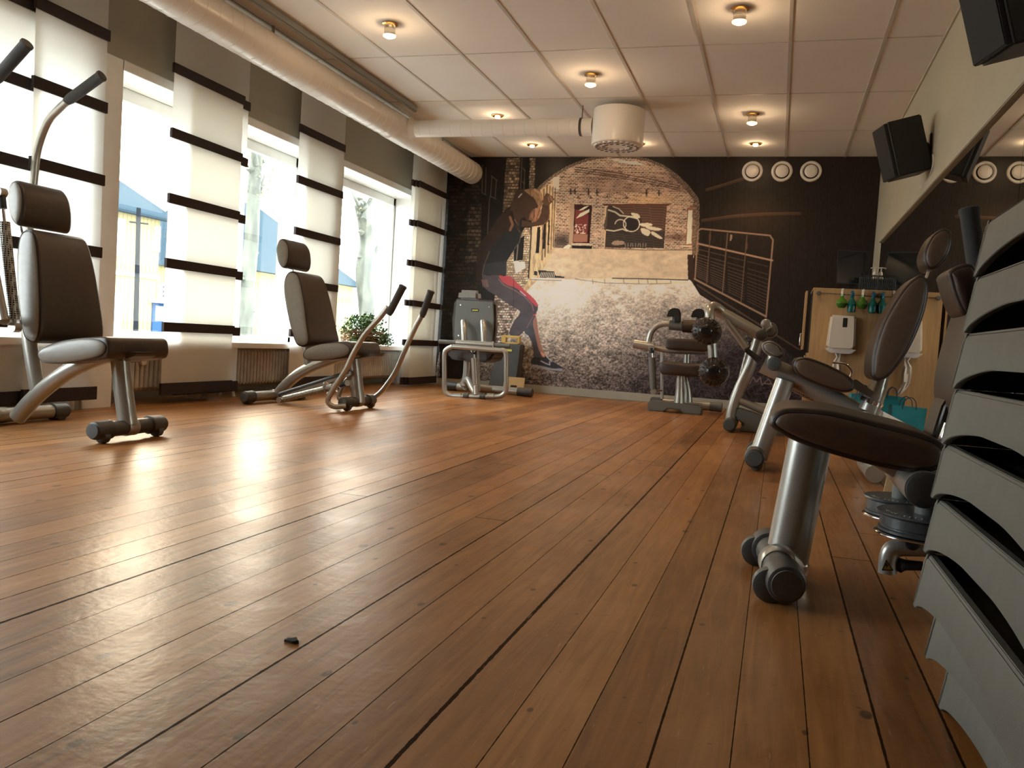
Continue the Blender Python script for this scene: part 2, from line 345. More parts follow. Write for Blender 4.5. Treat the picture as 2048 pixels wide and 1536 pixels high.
# ceiling tee bars: long ones every .6 m, cross ones every 1.2184 m
X0, YA, YL = -0.07978, 6.2316, 1.21838
k = 1
for i in range(-7, 2):
    x = X0+.6*i
    if x > LX and x < RX: mb = MB().box((x-.011, YB, H-.006), (x+.011, D, H+.002)); struct(mb.build('trim_%d' % k, bar_m, smooth=False)); k += 1
j = -8
while YA+YL*j < D:
    y = YA+YL*j
    if y > YB: struct(MB().box((LX, y-.005, H-.003), (RX, y+.005, H+.002)).build('trim_%d' % k, bar_m, smooth=False)); k += 1
    j += 1
struct(MB().box((RX-.012, YB, H-.02), (RX, D, H)).build('trim_%d' % k, cream, smooth=False)); k += 1
struct(MB().box((LX+.55, D-.016, 0), (RX, D, .095)).build('baseboard_back', base_m, bevel=.004))
struct(MB().box((RX-.014, YB, 0), (RX, 9.0, .215)).build('baseboard_right', white_p, bevel=.004))
# windows
for n, (a, b) in enumerate(OPEN):
    w = MB(); zt = 2.2; fx = LX-.30
    w.box((LX-.29, a, 2.2), (LX+.012, b, ZL)); w.box((LX-.29, a-.0, ZL-.001), (LX+.014, b, ZL+.004))     # head board
    w.box((LX-.29, a-(.02 if n != 1 else .24), 0), (LX+.012, a+.012, ZL))
    w.box((LX-.29, b-.012, 0), (LX+.012, b+.035, ZL))
    for (y0, y1, z0, z1) in ((a, b, 2.115, 2.2), (a, b, ZS, ZS+.05), (a, a+.05, ZS, 2.2), (b-.05, b, ZS, 2.2)): w.box((fx-.05, y0, z0), (fx, y1, z1))
    o = struct(w.build('window_%d' % (n+1), white_p, bevel=.003))
    sl = MB().box((LX-.30, a, ZS-.045), (LX+.075, b, ZS)).build('window_sill', white_p, o, bevel=.006)
    MB().box((fx-.03, a+.05, ZS+.05), (fx-.024, b-.05, 2.115)).build('pane', glass_m, o, smooth=False)
    if b-a > 2.4: MB().box((fx-.05, (a+b)/2-.02, ZS+.05), (fx, (a+b)/2+.02, 2.115)).build('mullion', white_p, o)

# mirror: two sheets with a trim board above
mt = empty('wall_mirror', (RX-.01, 6.5, .9), 'tall frameless wall mirror of two sheets filling the right wall above the white baseboard', 'mirror')
for a, b in ((.8, 3.915), (3.92, 9.05)): MB().box((RX-.009, a, .217), (RX-.001, b, 1.775)).build('mirror_sheet', mirror_m, mt, smooth=False)
tb = MB().box((RX-.03, .8, 1.776), (RX-.0005, 9.06, 1.85)).build('trim_%d' % (k+1), cream, bevel=.004); struct(tb)

# ------------------------------------------------------------------ mural
def mural():
    rs = np.random.RandomState(3)
    nx, nz = 860, 470; x0, x1 = -4.15, RX-.002
    xs = np.linspace(x0, x1, nx); zs = np.linspace(.09, H-.002, nz)
    GX, GZ = np.meshgrid(xs, zs)
    P = np.stack([GX, np.full_like(GX, D-.004), GZ], -1)-CO
    dz = P@CF; X = 1024+FPX*(P@CR)/dz; Y = 768-FPX*(P@CU)/dz
    C = np.zeros(X.shape+(3,)); C[:] = (30, 24, 21)
    def noise(sx, sy, seed, oc=3):
        out = 0; amp = 1; tot = 0
        for o in range(oc):
            r = np.random.RandomState(seed+o); g = r.rand(260, 260)
            u = (X/sx*2**o) % 258; v = (Y/sy*2**o) % 258; iu = u.astype(int); iv = v.astype(int); fu = u-iu; fv = v-iv
            fu = fu*fu*(3-2*fu); fv = fv*fv*(3-2*fv)
            out = out+amp*((g[iv, iu]*(1-fu)+g[iv, iu+1]*fu)*(1-fv)+(g[iv+1, iu]*(1-fu)+g[iv+1, iu+1]*fu)*fv); tot += amp; amp *= .55
        return out/tot
    nA = noise(14, 9, 10); nB = noise(4, 2.2, 20); nC = noise(60, 40, 30); nD = noise(2.2, 2.2, 40, 2); nE = noise(1.6, 9, 50, 2)
    def inside(poly):
        p = np.array(poly, float); m = np.zeros(X.shape, bool)
        bb = (X >= p[:, 0].min()) & (X <= p[:, 0].max()) & (Y >= p[:, 1].min()) & (Y <= p[:, 1].max())
        idx = np.nonzero(bb); xx = X[idx]; yy = Y[idx]; ins = np.zeros(len(xx), bool); n = len(p)
        for i in range(n):
            xa, ya = p[i]; xb, yb = p[(i+1) % n]
            if ya == yb: continue
            c = ((ya > yy) != (yb > yy)) & (xx < (xb-xa)*(yy-ya)/(yb-ya)+xa); ins ^= c
        m[idx] = ins; return m
    def sm(poly, sub=5):
        q = smooth_closed([(a, 0, b) for a, b in poly], sub); return [(v.x, v.z) for v in q]
    def seg(pts):
        d = np.full(X.shape, 1e9)
        for (xa, ya), (xb, yb) in zip(pts, pts[1:]):
            L2 = (xb-xa)**2+(yb-ya)**2+1e-9; t = np.clip(((X-xa)*(xb-xa)+(Y-ya)*(yb-ya))/L2, 0, 1)
            d = np.minimum(d, np.hypot(X-xa-t*(xb-xa), Y-ya-t*(yb-ya)))
        return d
    def put(m, c, a=1.0):
        c = np.asarray(c, float); a = np.asarray(a, float)*np.ones(X.shape)
        C[m] = C[m]*(1-a[m][:, None])+(c if c.ndim == 1 else c[m])*a[m][:, None]
    def line(pts, w, c, a=1.0):
        d = seg(pts); al = np.clip(w/2+.6-d, 0, 1)*a; m = al > 0
        C[m] = C[m]*(1-al[m][:, None])+np.array(c, float)*al[m][:, None]
    def brick(m, cb, cm, bw, bh, U=None, V=None, var=.5, dark=0):
        U = X if U is None else U; V = Y if V is None else V
        row = np.floor(V/bh); fx = ((U/bw)+.5*(row % 2)) % 1; fy = (V/bh) % 1
        h = np.abs(np.sin(row*12.9898+np.floor(U/bw+.5*(row % 2))*78.233)*43758.5453) % 1
        base = np.array(cb)[None, None]*(1-var/2+var*h[..., None])*(.72+.56*nA[..., None])
        mor = (fx < .13) | (fy < .24)
        col_ = np.where(mor[..., None], np.array(cm)[None, None]*(.8+.4*nB[..., None]), base)
        put(m, np.clip(col_, 0, 255))
    full = np.ones(X.shape, bool)
    # dark boarded wall on the right
    m = X > 1393; put(m, np.clip(np.array((36, 28, 24))[None, None]*(.75+.5*nE[..., None]), 0, 255))
    for i, xx in enumerate((1409, 1425, 1447, 1466, 1490, 1517, 1546, 1580, 1616, 1655)): line([(xx, 320), (xx-3, 560+i*10)], .9, (18, 14, 12), .7)
    put(m & (Y > 330), (64, 44, 26), .55*np.exp(-(((X-1510)/75)**2+((Y-425)/38)**2)))  # warm pool of lamp light painted into the board colour
    for q in ([(1413, 380), (1450, 369), (1478, 360), (1492, 356)], [(1405, 441), (1470, 432), (1530, 428), (1600, 427)]):
        line(q, 6, (92, 62, 42), .62); line([(a, b-2) for a, b in q], 1, (120, 84, 60), .5)
    # ground near
    g = inside([(1010, 600), (1050, 555), (1110, 540), (1380, 558), (1400, 590), (1470, 632), (1560, 690), (1640, 760), (1700, 860), (860, 800), (880, 700)])
    t = np.clip((Y-575)/190, 0, 1); s = np.clip((X-1210)/330, 0, 1)
    br = np.clip(1.04-.70*t**1.05-.55*s*np.clip((Y-570)/60, 0, 1), .12, 1)
    sp = np.clip((nD-.5)*1.5*(.2+.9*t)+(nB-.5)*1.2*(.2+.9*t)+(nA-.5)*.6+(nC-.5)*.4, -.7, .7)
    gc = np.array((226, 205, 182))[None, None]*br[..., None]+np.array((26, 20, 26))[None, None]*(1-br[..., None]); gc = gc*(1+sp[..., None]*.85)
    put(g, np.clip(gc, 0, 245))
    put(g, (236, 224, 206), .6*np.exp(-(((X-1120)/60)**2+((Y-590)/55)**2)))
    # courtyard ground
    g2 = inside([(1060, 500), (1105, 494), (1393, 498), (1388, 512), (1376, 561), (1225, 557), (1050, 560)])
    gg = np.array((212, 184, 150))[None, None]*(.86+.22*nA[..., None]+.10*(nB[..., None]-.5))*(1+.07*np.clip((1180-X)/100, 0, 1)[..., None]); put(g2, np.clip(gg, 0, 245))
    # facade in the arch
    arch = [(1040, 470), (1060, 395), (1079, 379), (1095, 365), (1113, 351), (1134, 338), (1155, 329), (1180, 320.5), (1215, 315.5), (1262, 316.5), (1296, 323), (1323, 334), (1350, 352), (1373, 374), (1391, 397), (1394, 410), (1392, 505), (1375, 506), (1375, 499), (1105, 496), (1080, 520)]
    fa = inside(arch); brick(fa & (Y < 501), (146, 110, 88), (214, 188, 160), 7.2, 3.5)
    put(fa & (Y < 430), (96, 60, 52), .55*np.clip(nC*2.4-.9, 0, 1)*(Y < 385)); put(fa, (226, 172, 112), .55*np.exp(-(((X-1300)/52)**2+((Y-400)/14)**2))); put(fa, (34, 27, 27), .75*np.exp(-(((X-1123)/22)**2+((Y-482)/16)**2)))
    put(fa & (Y < 501), (60, 30, 22), .55*np.exp(-(((X-1352)/26)**2+((Y-474)/8)**2)))
    for dy in (0, 5, 9): line([(1150, 334+dy), (1230, 345+dy), (1300, 358+dy), (1360, 372+dy)], 1.5, (66, 44, 38), .8)
    put(inside([(1218, 319), (1245, 320), (1275, 324), (1293, 331), (1262, 329), (1238, 324)]), (196, 190, 176))
    for cx, cy, rx in ((1168, 396, 17), (1233, 396, 24)):      # brick relieving arches
        rr = np.hypot((X-cx)/rx, (Y-cy)/(rx*.55)); an = np.arctan2((Y-cy)/.55, X-cx)
        m = fa & (rr < 1) & (rr > .6) & (Y < cy+1); put(m, np.where(((an*rx/2.2) % 1 < .35)[..., None], (205, 172, 140), (104, 70, 54)))
    for a, b in ((1141, 383), (1150, 383), (1177, 384), (1194, 385), (1293, 386), (1318, 386)): line([(a, b-5), (a, b+5)], 2.6, (40, 30, 28), .85); line([(a-4, b), (a+4, b)], 1.6, (40, 30, 28), .7)
    # pilaster and white strip left of the facade
    put(inside([(1105, 355), (1119, 352), (1118, 380), (1104, 385)]), (205, 190, 165)); line([(1098, 377), (1125, 381), (1160, 388)], .8, (90, 70, 55), .7)
    # receding bright wall with dark windows
    lw = inside([(1064, 400), (1085, 376), (1106, 366), (1112, 430), (1107, 500), (1075, 560), (1046, 590), (1046, 420)]) & (X < 1114)
    put(lw, np.clip(np.array((214, 178, 130))[None, None]*(.75+.5*nE[..., None]), 0, 245))
    for a, b, w_ in ((1110.5, 376, 1.6), (1106, 374, 1.5), (1100, 372, 1.4), (1094, 372, 2), (1088, 378, 1.6)): line([(a, b), (a-4, 494+(1110-a)*1.2)], w_, (70, 48, 36), .85)
    for q in ([(1075, 455), (1081, 453), (1078, 506), (1071, 506)], [(1088, 446), (1092, 445), (1089, 498), (1085, 498)], [(1097, 440), (1100, 440), (1098, 490), (1095, 490)]): put(inside(q), (34, 28, 26))
    # red door and roller shutter
    put(inside([(1141, 409), (1150, 409), (1148, 488), (1138, 488)]), (176, 142, 112)); put(inside([(1149, 409), (1184, 410), (1179, 487), (1146, 486)]), (56, 24, 20)); put(inside([(1151, 420), (1177, 420), (1174, 485), (1148, 484)]), (122, 48, 42))
    put(inside([(1148, 468), (1175, 469), (1174, 484), (1147, 484)]), (160, 104, 82)); put(inside([(1150, 448), (1174, 449), (1173, 468), (1149, 467)]) & (nD > .56), (225, 205, 185), .9)
    for q in ([(1157, 421), (1170, 413), (1178, 412), (1166, 420)], [(1152, 437), (1160, 427), (1179, 418), (1178, 424), (1165, 432)]): put(inside(q), (216, 208, 176))
    put(inside([(1143, 487), (1185, 488), (1184, 491), (1142, 490)]), (196, 176, 146)); put(inside([(1144, 491), (1184, 492), (1183, 498), (1144, 497)]), (26, 24, 24)); put(inside(sm([(1129, 493), (1137, 489), (1142, 491), (1138, 497), (1128, 497)])), (226, 212, 180))
    put(inside([(1209, 411), (1216, 411), (1213, 495), (1208, 494)]), (206, 170, 128)); put(inside([(1204, 408), (1344, 407), (1335, 412), (1208, 412)]), (92, 54, 40))
    gr = inside([(1216, 412), (1334, 412), (1328, 496), (1210, 495)]); slat = ((Y/2.55) % 1 < .38)
    put(gr, np.where(slat[..., None], (44, 32, 28), (104, 72, 56))); put(gr & (Y > 463), np.where(slat[..., None], (26, 24, 24), (66, 58, 52)), .85)
    put(inside(sm([(1215, 413), (1232, 414), (1250, 428), (1275, 428), (1284, 447), (1270, 465), (1212, 463), (1212, 430)])), (46, 40, 38), .75)
    gw_ = (218, 204, 176); ring = [(1263+15.5*math.cos(a), 448+14.5*math.sin(a)) for a in np.linspace(0, 2*PI, 18)]
    line(ring, 3.2, gw_, .95); put(inside(ring), (34, 30, 30), .8); line([(1241+11*math.cos(a), 449+10*math.sin(a)) for a in np.linspace(3.3, 6.9, 10)], 2, gw_, .8)
    line([(1213, 460), (1228, 462), (1245, 458), (1254, 462)], 2.4, gw_, .85); line([(1217, 420), (1230, 424), (1240, 431), (1258, 433), (1275, 437)], 3, gw_, .8); line([(1226, 413), (1238, 418), (1247, 427)], 1.6, gw_, .8)
    for q in ([(1262, 426), (1276, 428), (1280, 436), (1268, 433)], [(1278, 448), (1296, 446), (1305, 450), (1290, 454)], [(1292, 452), (1322, 457), (1318, 461), (1298, 459)], [(1283, 456), (1300, 462), (1296, 472), (1284, 466)], [(1306, 463), (1325, 476), (1318, 477), (1303, 468)]): put(inside(sm(q)), gw_, .88)
    put(inside(sm([(1223, 486), (1232, 481), (1248, 483), (1246, 489), (1228, 490)])), (196, 160, 130), .7)
    for i in range(9): line([(1251+i*5, 493), (1251+i*5+(i % 3-1), 487)], 1.3, (180, 170, 158), .7)
    line([(1210, 497), (1290, 500), (1390, 500)], 1.4, (90, 58, 44), .8)
    put(inside([(1374, 416), (1386, 413), (1385, 494), (1371, 494)]), (150, 70, 52), .7); put(inside([(1376, 421), (1385, 420), (1383, 488), (1373, 488)]), (226, 208, 178)); put(inside([(1363, 490), (1388, 491), (1387, 495), (1363, 494)]), (206, 178, 146))
    # dark vault above with stone ring
    ring_o = [(1064, 384), (1079, 373), (1095, 360), (1113, 346), (1134, 333.5), (1155, 324.5), (1180, 316.5), (1215, 311), (1262, 312), (1296, 318), (1325, 329), (1354, 346), (1378, 368), (1397, 393), (1400, 412), (1396, 480)]
    d = seg(arch[2:17]); an = (X*1.0+Y*.6); m = (d < 5.5) & ~fa; put(m, np.where(((an/5) % 1 < .2)[..., None], (44, 34, 30), np.array((122, 98, 78))[None, None]*(.6+.7*nB[..., None])))
    m = (d < 5) & fa & (X > 1340); put(m, np.array((104, 82, 66))[None, None]*(.5+.9*nB[..., None]))
    put(inside([(1386, 404), (1394, 404), (1391, 510), (1384, 510)]), np.array((128, 100, 78))[None, None]*(.45+1.0*nB[..., None])); put(inside([(1375, 509), (1387, 509), (1388, 566), (1376, 558)]), (60, 40, 32))
    # kerb stones
    line([(1225, 556.5), (1300, 558), (1376, 560)], 1.6, (34, 28, 26), .95); put(inside([(1150, 556), (1376, 563), (1376, 568), (1300, 567), (1180, 560)]), (224, 200, 166)); line([(1150, 558), (1210, 566), (1290, 568), (1340, 567)], .9, (96, 76, 62), .8)
    for xx in (1185, 1209, 1247, 1277, 1295, 1313, 1341): line([(xx, 559), (xx+1, 567)], 1, (96, 76, 62), .8)
    # gate
    G_ = (150, 114, 88)
    for q, w_, c, a in (([(1390, 558), (1396, 462), (1402, 457.5), (1540, 471), (1546, 480), (1532, 634)], 3, G_, .95), ([(1395, 487), (1545, 521)], 3.4, (168, 130, 102), .95), ([(1389, 558), (1532, 633)], 3.4, (158, 122, 96), .95), ([(1421, 462), (1413, 568)], 1.8, (104, 78, 60), .9), ([(1455, 467), (1445, 585)], 2, (116, 88, 68), .9), ([(1494, 471), (1482, 604)], 1.8, (104, 78, 60), .9)): line(q, w_, c, a)
    for i in range(12):
        f = (i/12)**.72; a, b = 498+(556-498)*f, 533+(628-533)*f
        for (xa, xb) in ((1394, 1417), (1421, 1450), (1456, 1488), (1495, 1536)):
            ya, yb = a+(b-a)*(xa-1394)/142, a+(b-a)*(xb-1394)/142; line([(xa, ya), (xb, yb)], 1.0, (122, 94, 74), .8-.25*(xa-1394)/142)
    for a, b, l in ((1420, 474, 9), (1493, 492, 12)): line([(a, b-l/2), (a, b+l/2)], 4, (96, 62, 48), .85)
    put(inside([(1461, 469), (1465, 470), (1463, 482), (1459, 481)]), (140, 110, 88))
    line([(1394, 570), (1450, 606), (1520, 650), (1600, 700)], 3, (92, 70, 58), .8); line([(1396, 578), (1470, 632), (1560, 692)], 2, (58, 44, 40), .8)
    # buildings on the left
    lb = X < 1062; put(inside([(880, 300), (1072, 300), (1068, 420), (1045, 560), (1010, 640), (960, 700), (880, 820)]), np.clip(np.array((26, 21, 19))[None, None]*(.8+.4*nA[..., None]), 0, 255))
    brick(inside([(895, 360), (962, 330), (962, 560), (955, 640), (880, 700)]), (36, 29, 25), (22, 18, 16), 9, 7.5, var=.9)
    brick(inside([(938, 410), (963, 404), (960, 520), (930, 530)]), (62, 50, 41), (24, 20, 17), 9, 7.5, var=1)
    brick(inside([(1013, 316), (1041, 316), (1035, 400), (1005, 425), (1008, 380)]), (104, 84, 62), (52, 42, 33), 6, 6, var=.9); brick(inside([(1060, 316), (1071, 316), (1068, 392), (1057, 396)]), (110, 90, 68), (60, 48, 38), 6, 5, var=.8)
    for q in ([(965, 330), (964, 385)], [(972, 335), (971, 388)], [(984, 352), (981, 395)], [(993, 360), (990, 396)], [(983, 352), (994, 361)], [(964, 386), (972, 390)], [(980, 392), (992, 398)], [(979, 396), (975, 470)], [(1045, 336), (1050, 341)], [(1044, 363), (1049, 367)], [(1044, 316), (1041, 378)], [(1050, 340), (1048, 380)]): line(q, 1.5, (96, 84, 74), .75)
    put(inside([(1051, 316), (1060, 316), (1057, 395), (1049, 392)]), (16, 13, 12))
    # sunlit wall base behind the runner
    brick(inside([(1016, 500), (1029, 492), (1040, 470), (1050, 455), (1060, 455), (1056, 560), (1040, 590), (1010, 560)]), (196, 168, 136), (110, 88, 70), 5, 4.5, var=.5)
    put(inside([(1027, 522), (1050, 524), (1051, 536), (1031, 548)]), (232, 220, 196)); put(inside([(1028, 487), (1049, 470), (1046, 520), (1028, 522)]), (28, 24, 24)); line([(1036, 490), (1033, 520)], 1.8, (150, 134, 112), .9); line([(1063, 454), (1057, 556)], 2.4, (34, 28, 26), .95); put(inside([(1064, 454), (1072, 453), (1069, 505), (1064, 520)]), (208, 184, 150))
    brick(inside([(990, 585), (1015, 560), (1042, 575), (1052, 598), (1030, 625), (1005, 700), (985, 690)]), (168, 144, 128), (74, 60, 56), 5, 5, var=.9)
    put(inside([(1076, 540), (1108, 543), (1112, 552), (1130, 553), (1128, 556), (1080, 555)]), (44, 38, 38))
    for i in range(9): line([(1079+i*3.6, 554), (1083+i*3.4, 545)], 1.3, (222, 206, 180), .95)
    put(inside([(1064, 556), (1128, 558), (1122, 561), (1062, 560)]), (236, 222, 198)); line([(1060, 559), (1123, 561)], .9, (60, 50, 46), .8); put(inside([(1068, 542), (1075, 543), (1074, 551), (1067, 550)]), (52, 46, 46))
    # runner
    a_ = lambda L: [(940+x/6.98, 360+y/6.98) for x, y in L]; b_ = lambda L: [(940+x/6.98, 530+y/6.98) for x, y in L]
    sh = lambda c: np.clip(np.array(c)[None, None]*(.88+.24*nA[..., None]), 0, 255)
    put(inside(sm(b_([(760, 920), (880, 730), (920, 720), (950, 900), (985, 1100), (1040, 1240), (1030, 1290), (950, 1310), (890, 1290), (880, 1150), (830, 1010)]))), sh((76, 76, 84)))
    put(inside(sm(b_([(878, 800), (925, 720), (950, 900), (990, 1100), (1040, 1240), (1020, 1280), (960, 1180), (905, 950)]))), (170, 112, 92), .85)
    put(inside(sm(b_([(170, 130), (410, 140), (520, 150), (600, 190), (740, 330), (880, 460), (940, 540), (950, 600), (920, 680), (840, 800), (690, 990), (550, 965), (610, 790), (700, 660), (590, 580), (480, 510), (370, 430), (250, 360), (180, 270)]))), sh((80, 72, 78)))
    put(inside(sm(b_([(405, 140), (520, 150), (600, 190), (740, 330), (880, 460), (945, 550), (925, 580), (860, 520), (760, 420), (640, 320), (520, 280), (440, 220)]))), (196, 58, 72), .92)
    line(b_([(400, 200), (470, 280), (600, 340), (760, 440), (870, 560), (885, 640)]), .9, (196, 120, 116), .8); line(b_([(610, 190), (605, 560)]), .8, (50, 44, 50), .8); line(b_([(700, 366), (775, 428)]), 1.3, (236, 206, 206), .9); line(b_([(880, 720), (790, 880)]), .9, (190, 110, 104), .7); line(b_([(888, 700), (920, 690)]), 2.4, (206, 62, 78), .9)
    put(inside(sm(b_([(880, 1290), (1000, 1290), (1040, 1235), (1100, 1310), (1230, 1390), (1300, 1440), (1275, 1478), (1100, 1470), (870, 1410)]))), (54, 54, 62)); put(inside(b_([(865, 1385), (990, 1405), (1150, 1445), (1300, 1445), (1285, 1478), (1100, 1470), (870, 1425)])), (136, 138, 148)); line(b_([(990, 1340), (1060, 1375), (1115, 1395), (1110, 1350)]), 2.0, (170, 172, 182), .95)
    line(b_([(1045, 1250), (1090, 1300), (1140, 1350)]), 1.6, (210, 212, 216), .7); put(inside(sm(b_([(985, 1215), (1040, 1240), (1040, 1285), (1005, 1270)]))), (206, 140, 112))
    put(inside(sm(a_([(480, 440), (590, 400), (600, 660), (540, 740), (420, 830), (300, 950), (260, 1060), (200, 1190), (170, 1330), (165, 1390), (90, 1380), (90, 1100), (130, 900), (240, 760), (330, 620), (420, 500)]))), sh((48, 33, 26)))
    put(inside(sm(a_([(700, 560), (880, 590), (940, 540), (1000, 400), (1020, 330), (1100, 350), (1115, 450), (1100, 560), (1050, 610), (950, 640), (850, 650), (700, 645)]))), sh((72, 50, 37))); line(a_([(1108, 360), (1112, 460), (1095, 560), (1040, 612)]), 1.6, (156, 104, 72), .7)
    put(inside(sm(a_([(600, 640), (590, 420), (640, 480), (720, 560), (715, 660), (720, 740), (700, 860), (640, 940), (560, 1060), (510, 1160), (500, 1330), (400, 1330), (170, 1315), (180, 1180), (270, 1000), (330, 920), (460, 770)]))), sh((33, 33, 35)))
    put(inside(a_([(180, 1180), (520, 1120), (505, 1330), (400, 1335), (170, 1315)])), (74, 74, 80), .4)  # pale haze of the window reflection painted over the lower top
    put(inside(sm(a_([(560, 400), (600, 290), (620, 200), (680, 140), (760, 130), (850, 120), (930, 120), (980, 160), (1010, 240), (1015, 320), (985, 400), (990, 470), (960, 540), (900, 590), (840, 560), (800, 575), (760, 520), (700, 560), (680, 640), (620, 560)]))), sh((64, 45, 34)))
    hl = inside(sm(a_([(760, 140), (850, 125), (930, 125), (980, 165), (1008, 240), (1012, 320), (985, 400), (950, 360), (900, 260), (820, 200)]))); put(hl, np.array((150, 114, 80))[None, None]*(.7+.6*nE[..., None]), .75)
    put(inside(sm(a_([(840, 470), (900, 400), (985, 400), (990, 470), (960, 540), (900, 590), (840, 560)]))), np.array((150, 104, 78))[None, None]*(.4+1.0*nE[..., None]), .8)
    for q, w_, c in (([(870, 170), (930, 230), (1000, 260)], 5, (152, 108, 74)), ([(900, 140), (970, 180), (1005, 270)], 4, (176, 130, 90)), ([(960, 380), (930, 470), (900, 560)], 4, (160, 104, 74)), ([(850, 470), (830, 550)], 3, (120, 78, 56)), ([(985, 450), (950, 530)], 2, (180, 128, 96)), ([(680, 240), (720, 195)], 2.4, (190, 180, 168)), ([(620, 560), (700, 720)], 3.5, (170, 120, 86)), ([(560, 520), (595, 620), (560, 700)], 5, (140, 92, 62)), ([(580, 440), (610, 560), (720, 740)], 3.4, (24, 22, 22)), ([(715, 735), (690, 870), (620, 960)], 1.4, (100, 92, 88)), ([(270, 1000), (200, 1180), (172, 1320)], 1, (140, 96, 78))): line(a_(q), w_, c, .8)
    put(inside(sm(a_([(1018, 310), (1040, 220), (1070, 182), (1110, 200), (1172, 262), (1150, 300), (1100, 352), (1040, 345)]))), (92, 62, 45))
    for q in ([(1105, 215), (1140, 290)], [(1125, 230), (1155, 285)], [(1090, 240), (1110, 310)]): line(a_(q), 1.2, (176, 128, 92), .85)
    for x_ in (180, 205, 228, 248): line(a_([(x_-15, 1395), (x_+5, 1490)]), 1.7, (150, 104, 100), .8)
    # worn lettering on the ground
    lt = (128, 112, 112)
    for q in ([(1500, 767), (1506, 754), (1513, 764), (1521, 754), (1523, 768)], [(1524, 770), (1537, 758), (1546, 772)], [(1529, 767), (1542, 768)], [(1552, 757), (1570, 759)], [(1561, 758), (1560, 776)]): line(q, 2.2, lt, .8)
    put(full, (0, 0, 0), .0)
    lin = np.where(C/255 <= .04045, C/255/12.92, ((C/255+.055)/1.055)**2.4)*MURAL_GAIN
    gry = lin.mean(-1, keepdims=True); lin = (gry+(lin-gry)*.85)*np.array((.93, 1.0, 1.06))
    lin = np.clip(lin, 0, .95)
    me = bpy.data.meshes.new('wall_mural'); n = nx*nz
    v = np.stack([GX, np.full_like(GX, D-.004), GZ], -1).reshape(-1, 3)-np.array([-1.6, D-.004, 1.4])
    me.vertices.add(n); me.vertices.foreach_set('co', v.astype(np.float32).ravel())
    i = np.arange(nx-1)[None]+np.arange(nz-1)[:, None]*nx; q = np.stack([i, i+1, i+nx+1, i+nx], -1).reshape(-1)
    nf = (nx-1)*(nz-1); me.loops.add(nf*4); me.loops.foreach_set('vertex_index', q.astype(np.int32)); me.polygons.add(nf); me.polygons.foreach_set('loop_start', np.arange(0, nf*4, 4, dtype=np.int32))
    me.update(); me.validate()
    at = me.color_attributes.new('print', 'FLOAT_COLOR', 'POINT'); at.data.foreach_set('color', np.concatenate([lin.reshape(-1, 3), np.ones((n, 1))], 1).astype(np.float32).ravel())
    m = mat('printed_mural', (.1, .1, .1), .42); a = N(m, 'Attribute'); a.attribute_name = 'print'; m.node_tree.links.new(a.outputs['Color'], m.node_tree.nodes['Principled BSDF'].inputs['Base Color'])
    m.node_tree.nodes['Principled BSDF'].inputs['Specular IOR Level'].default_value = .25
    me.materials.append(m); o = bpy.data.objects.new('wall_mural', me); col.objects.link(o); o.location = (-1.6, D-.004, 1.4)
    thing(o, 'printed photo mural of a runner leaning in a brick alley, covering the far wall', 'mural')
MURAL_GAIN = 1.55
mural()

# ------------------------------------------------------------------ ceiling lamps
bulb_m = emit('lit_halogen_bulb', (1, .72, .38), 30); shade_g = tglass('clear_glass_shade', (1, .93, .8)); halo_m = emit('glowing_glass_rim', (1, .66, .28), 2.2)
LAMP_W = 12.0
def lamp(x, y, flush, lab, i):
    t = empty('ceiling_lamp', (x, y, H), lab, 'lamp', 'warm halogen ceiling spots')
    MB().lathe((x, y, H-.004), (0, 0, -1), [(0, .058), (.004, .058), (.010, .05), (.012, .036)]).build('rim', brass, t)
    dz = .012 if flush else .085
    if not flush:
        MB().lathe((x, y, H-.014), (0, 0, -1), [(0, .040), (.01, .038), (.06, .040), (.066, .044)]).build('glass_shade', shade_g, t)
        MB().lathe((x, y, H-.081), (0, 0, -1), [(0, .0445), (.006, .045), (.010, .042)]).build('glass_rim', halo_m, t)
    MB().lathe((x, y, H-dz-.008), (0, 0, -1), [(0, .026), (.004, .026), (.008, .018), (.009, .004)]).build('bulb', bulb_m, t)
    l = bpy.data.lights.new('lamp_beam', 'SPOT'); l.energy = LAMP_W; l.color = (1, .68, .38); l.spot_size = 2.1; l.spot_blend = .8; l.shadow_soft_size = .03
    o = bpy.data.objects.new('lamp_beam', l); col.objects.link(o); o.location = (0, 0, -dz-.03); o.parent = t
    l = bpy.data.lights.new('lamp_glow', 'POINT'); l.energy = 1.7 if not flush else .8; l.color = (1, .70, .42); l.shadow_soft_size = .03
    o = bpy.data.objects.new('lamp_glow', l); col.objects.link(o); o.location = (0, 0, -dz-.035); o.parent = t
for i, (x, y, fl, lab) in enumerate([(-2.763, 5.564, 0, 'glass ceiling spot with a bright glow, nearest the long white duct'), (-.386, 5.60, 0, 'glass ceiling spot highest in the photo, right of the middle of the ceiling'),
        (-1.588, 6.80, 0, 'glass ceiling spot in front of the round white air diffuser'), (-.376, 8.04, 0, 'glass ceiling spot to the right of the round air diffuser'), (-2.756, 7.96, 1, 'brass ceiling spot half hidden behind the thin branch duct'),
        (-2.752, 9.17, 1, 'small flush ceiling spot above the runner mural, leftmost of the back row'), (-1.56, 9.145, 1, 'small flush ceiling spot beside the diffuser, middle of the back row'), (-.376, 9.168, 1, 'small flush ceiling spot above the round wall vents, rightmost of the back row'),
        (-1.58, 4.4, 0, 'unseen glass ceiling spot above the open floor, added for its light'), (-2.76, 3.2, 0, 'unseen glass ceiling spot added to give light above the nearest left machine')]):  # last two spots are out of view, added to light the room
    lamp(x, y, fl, lab, i)

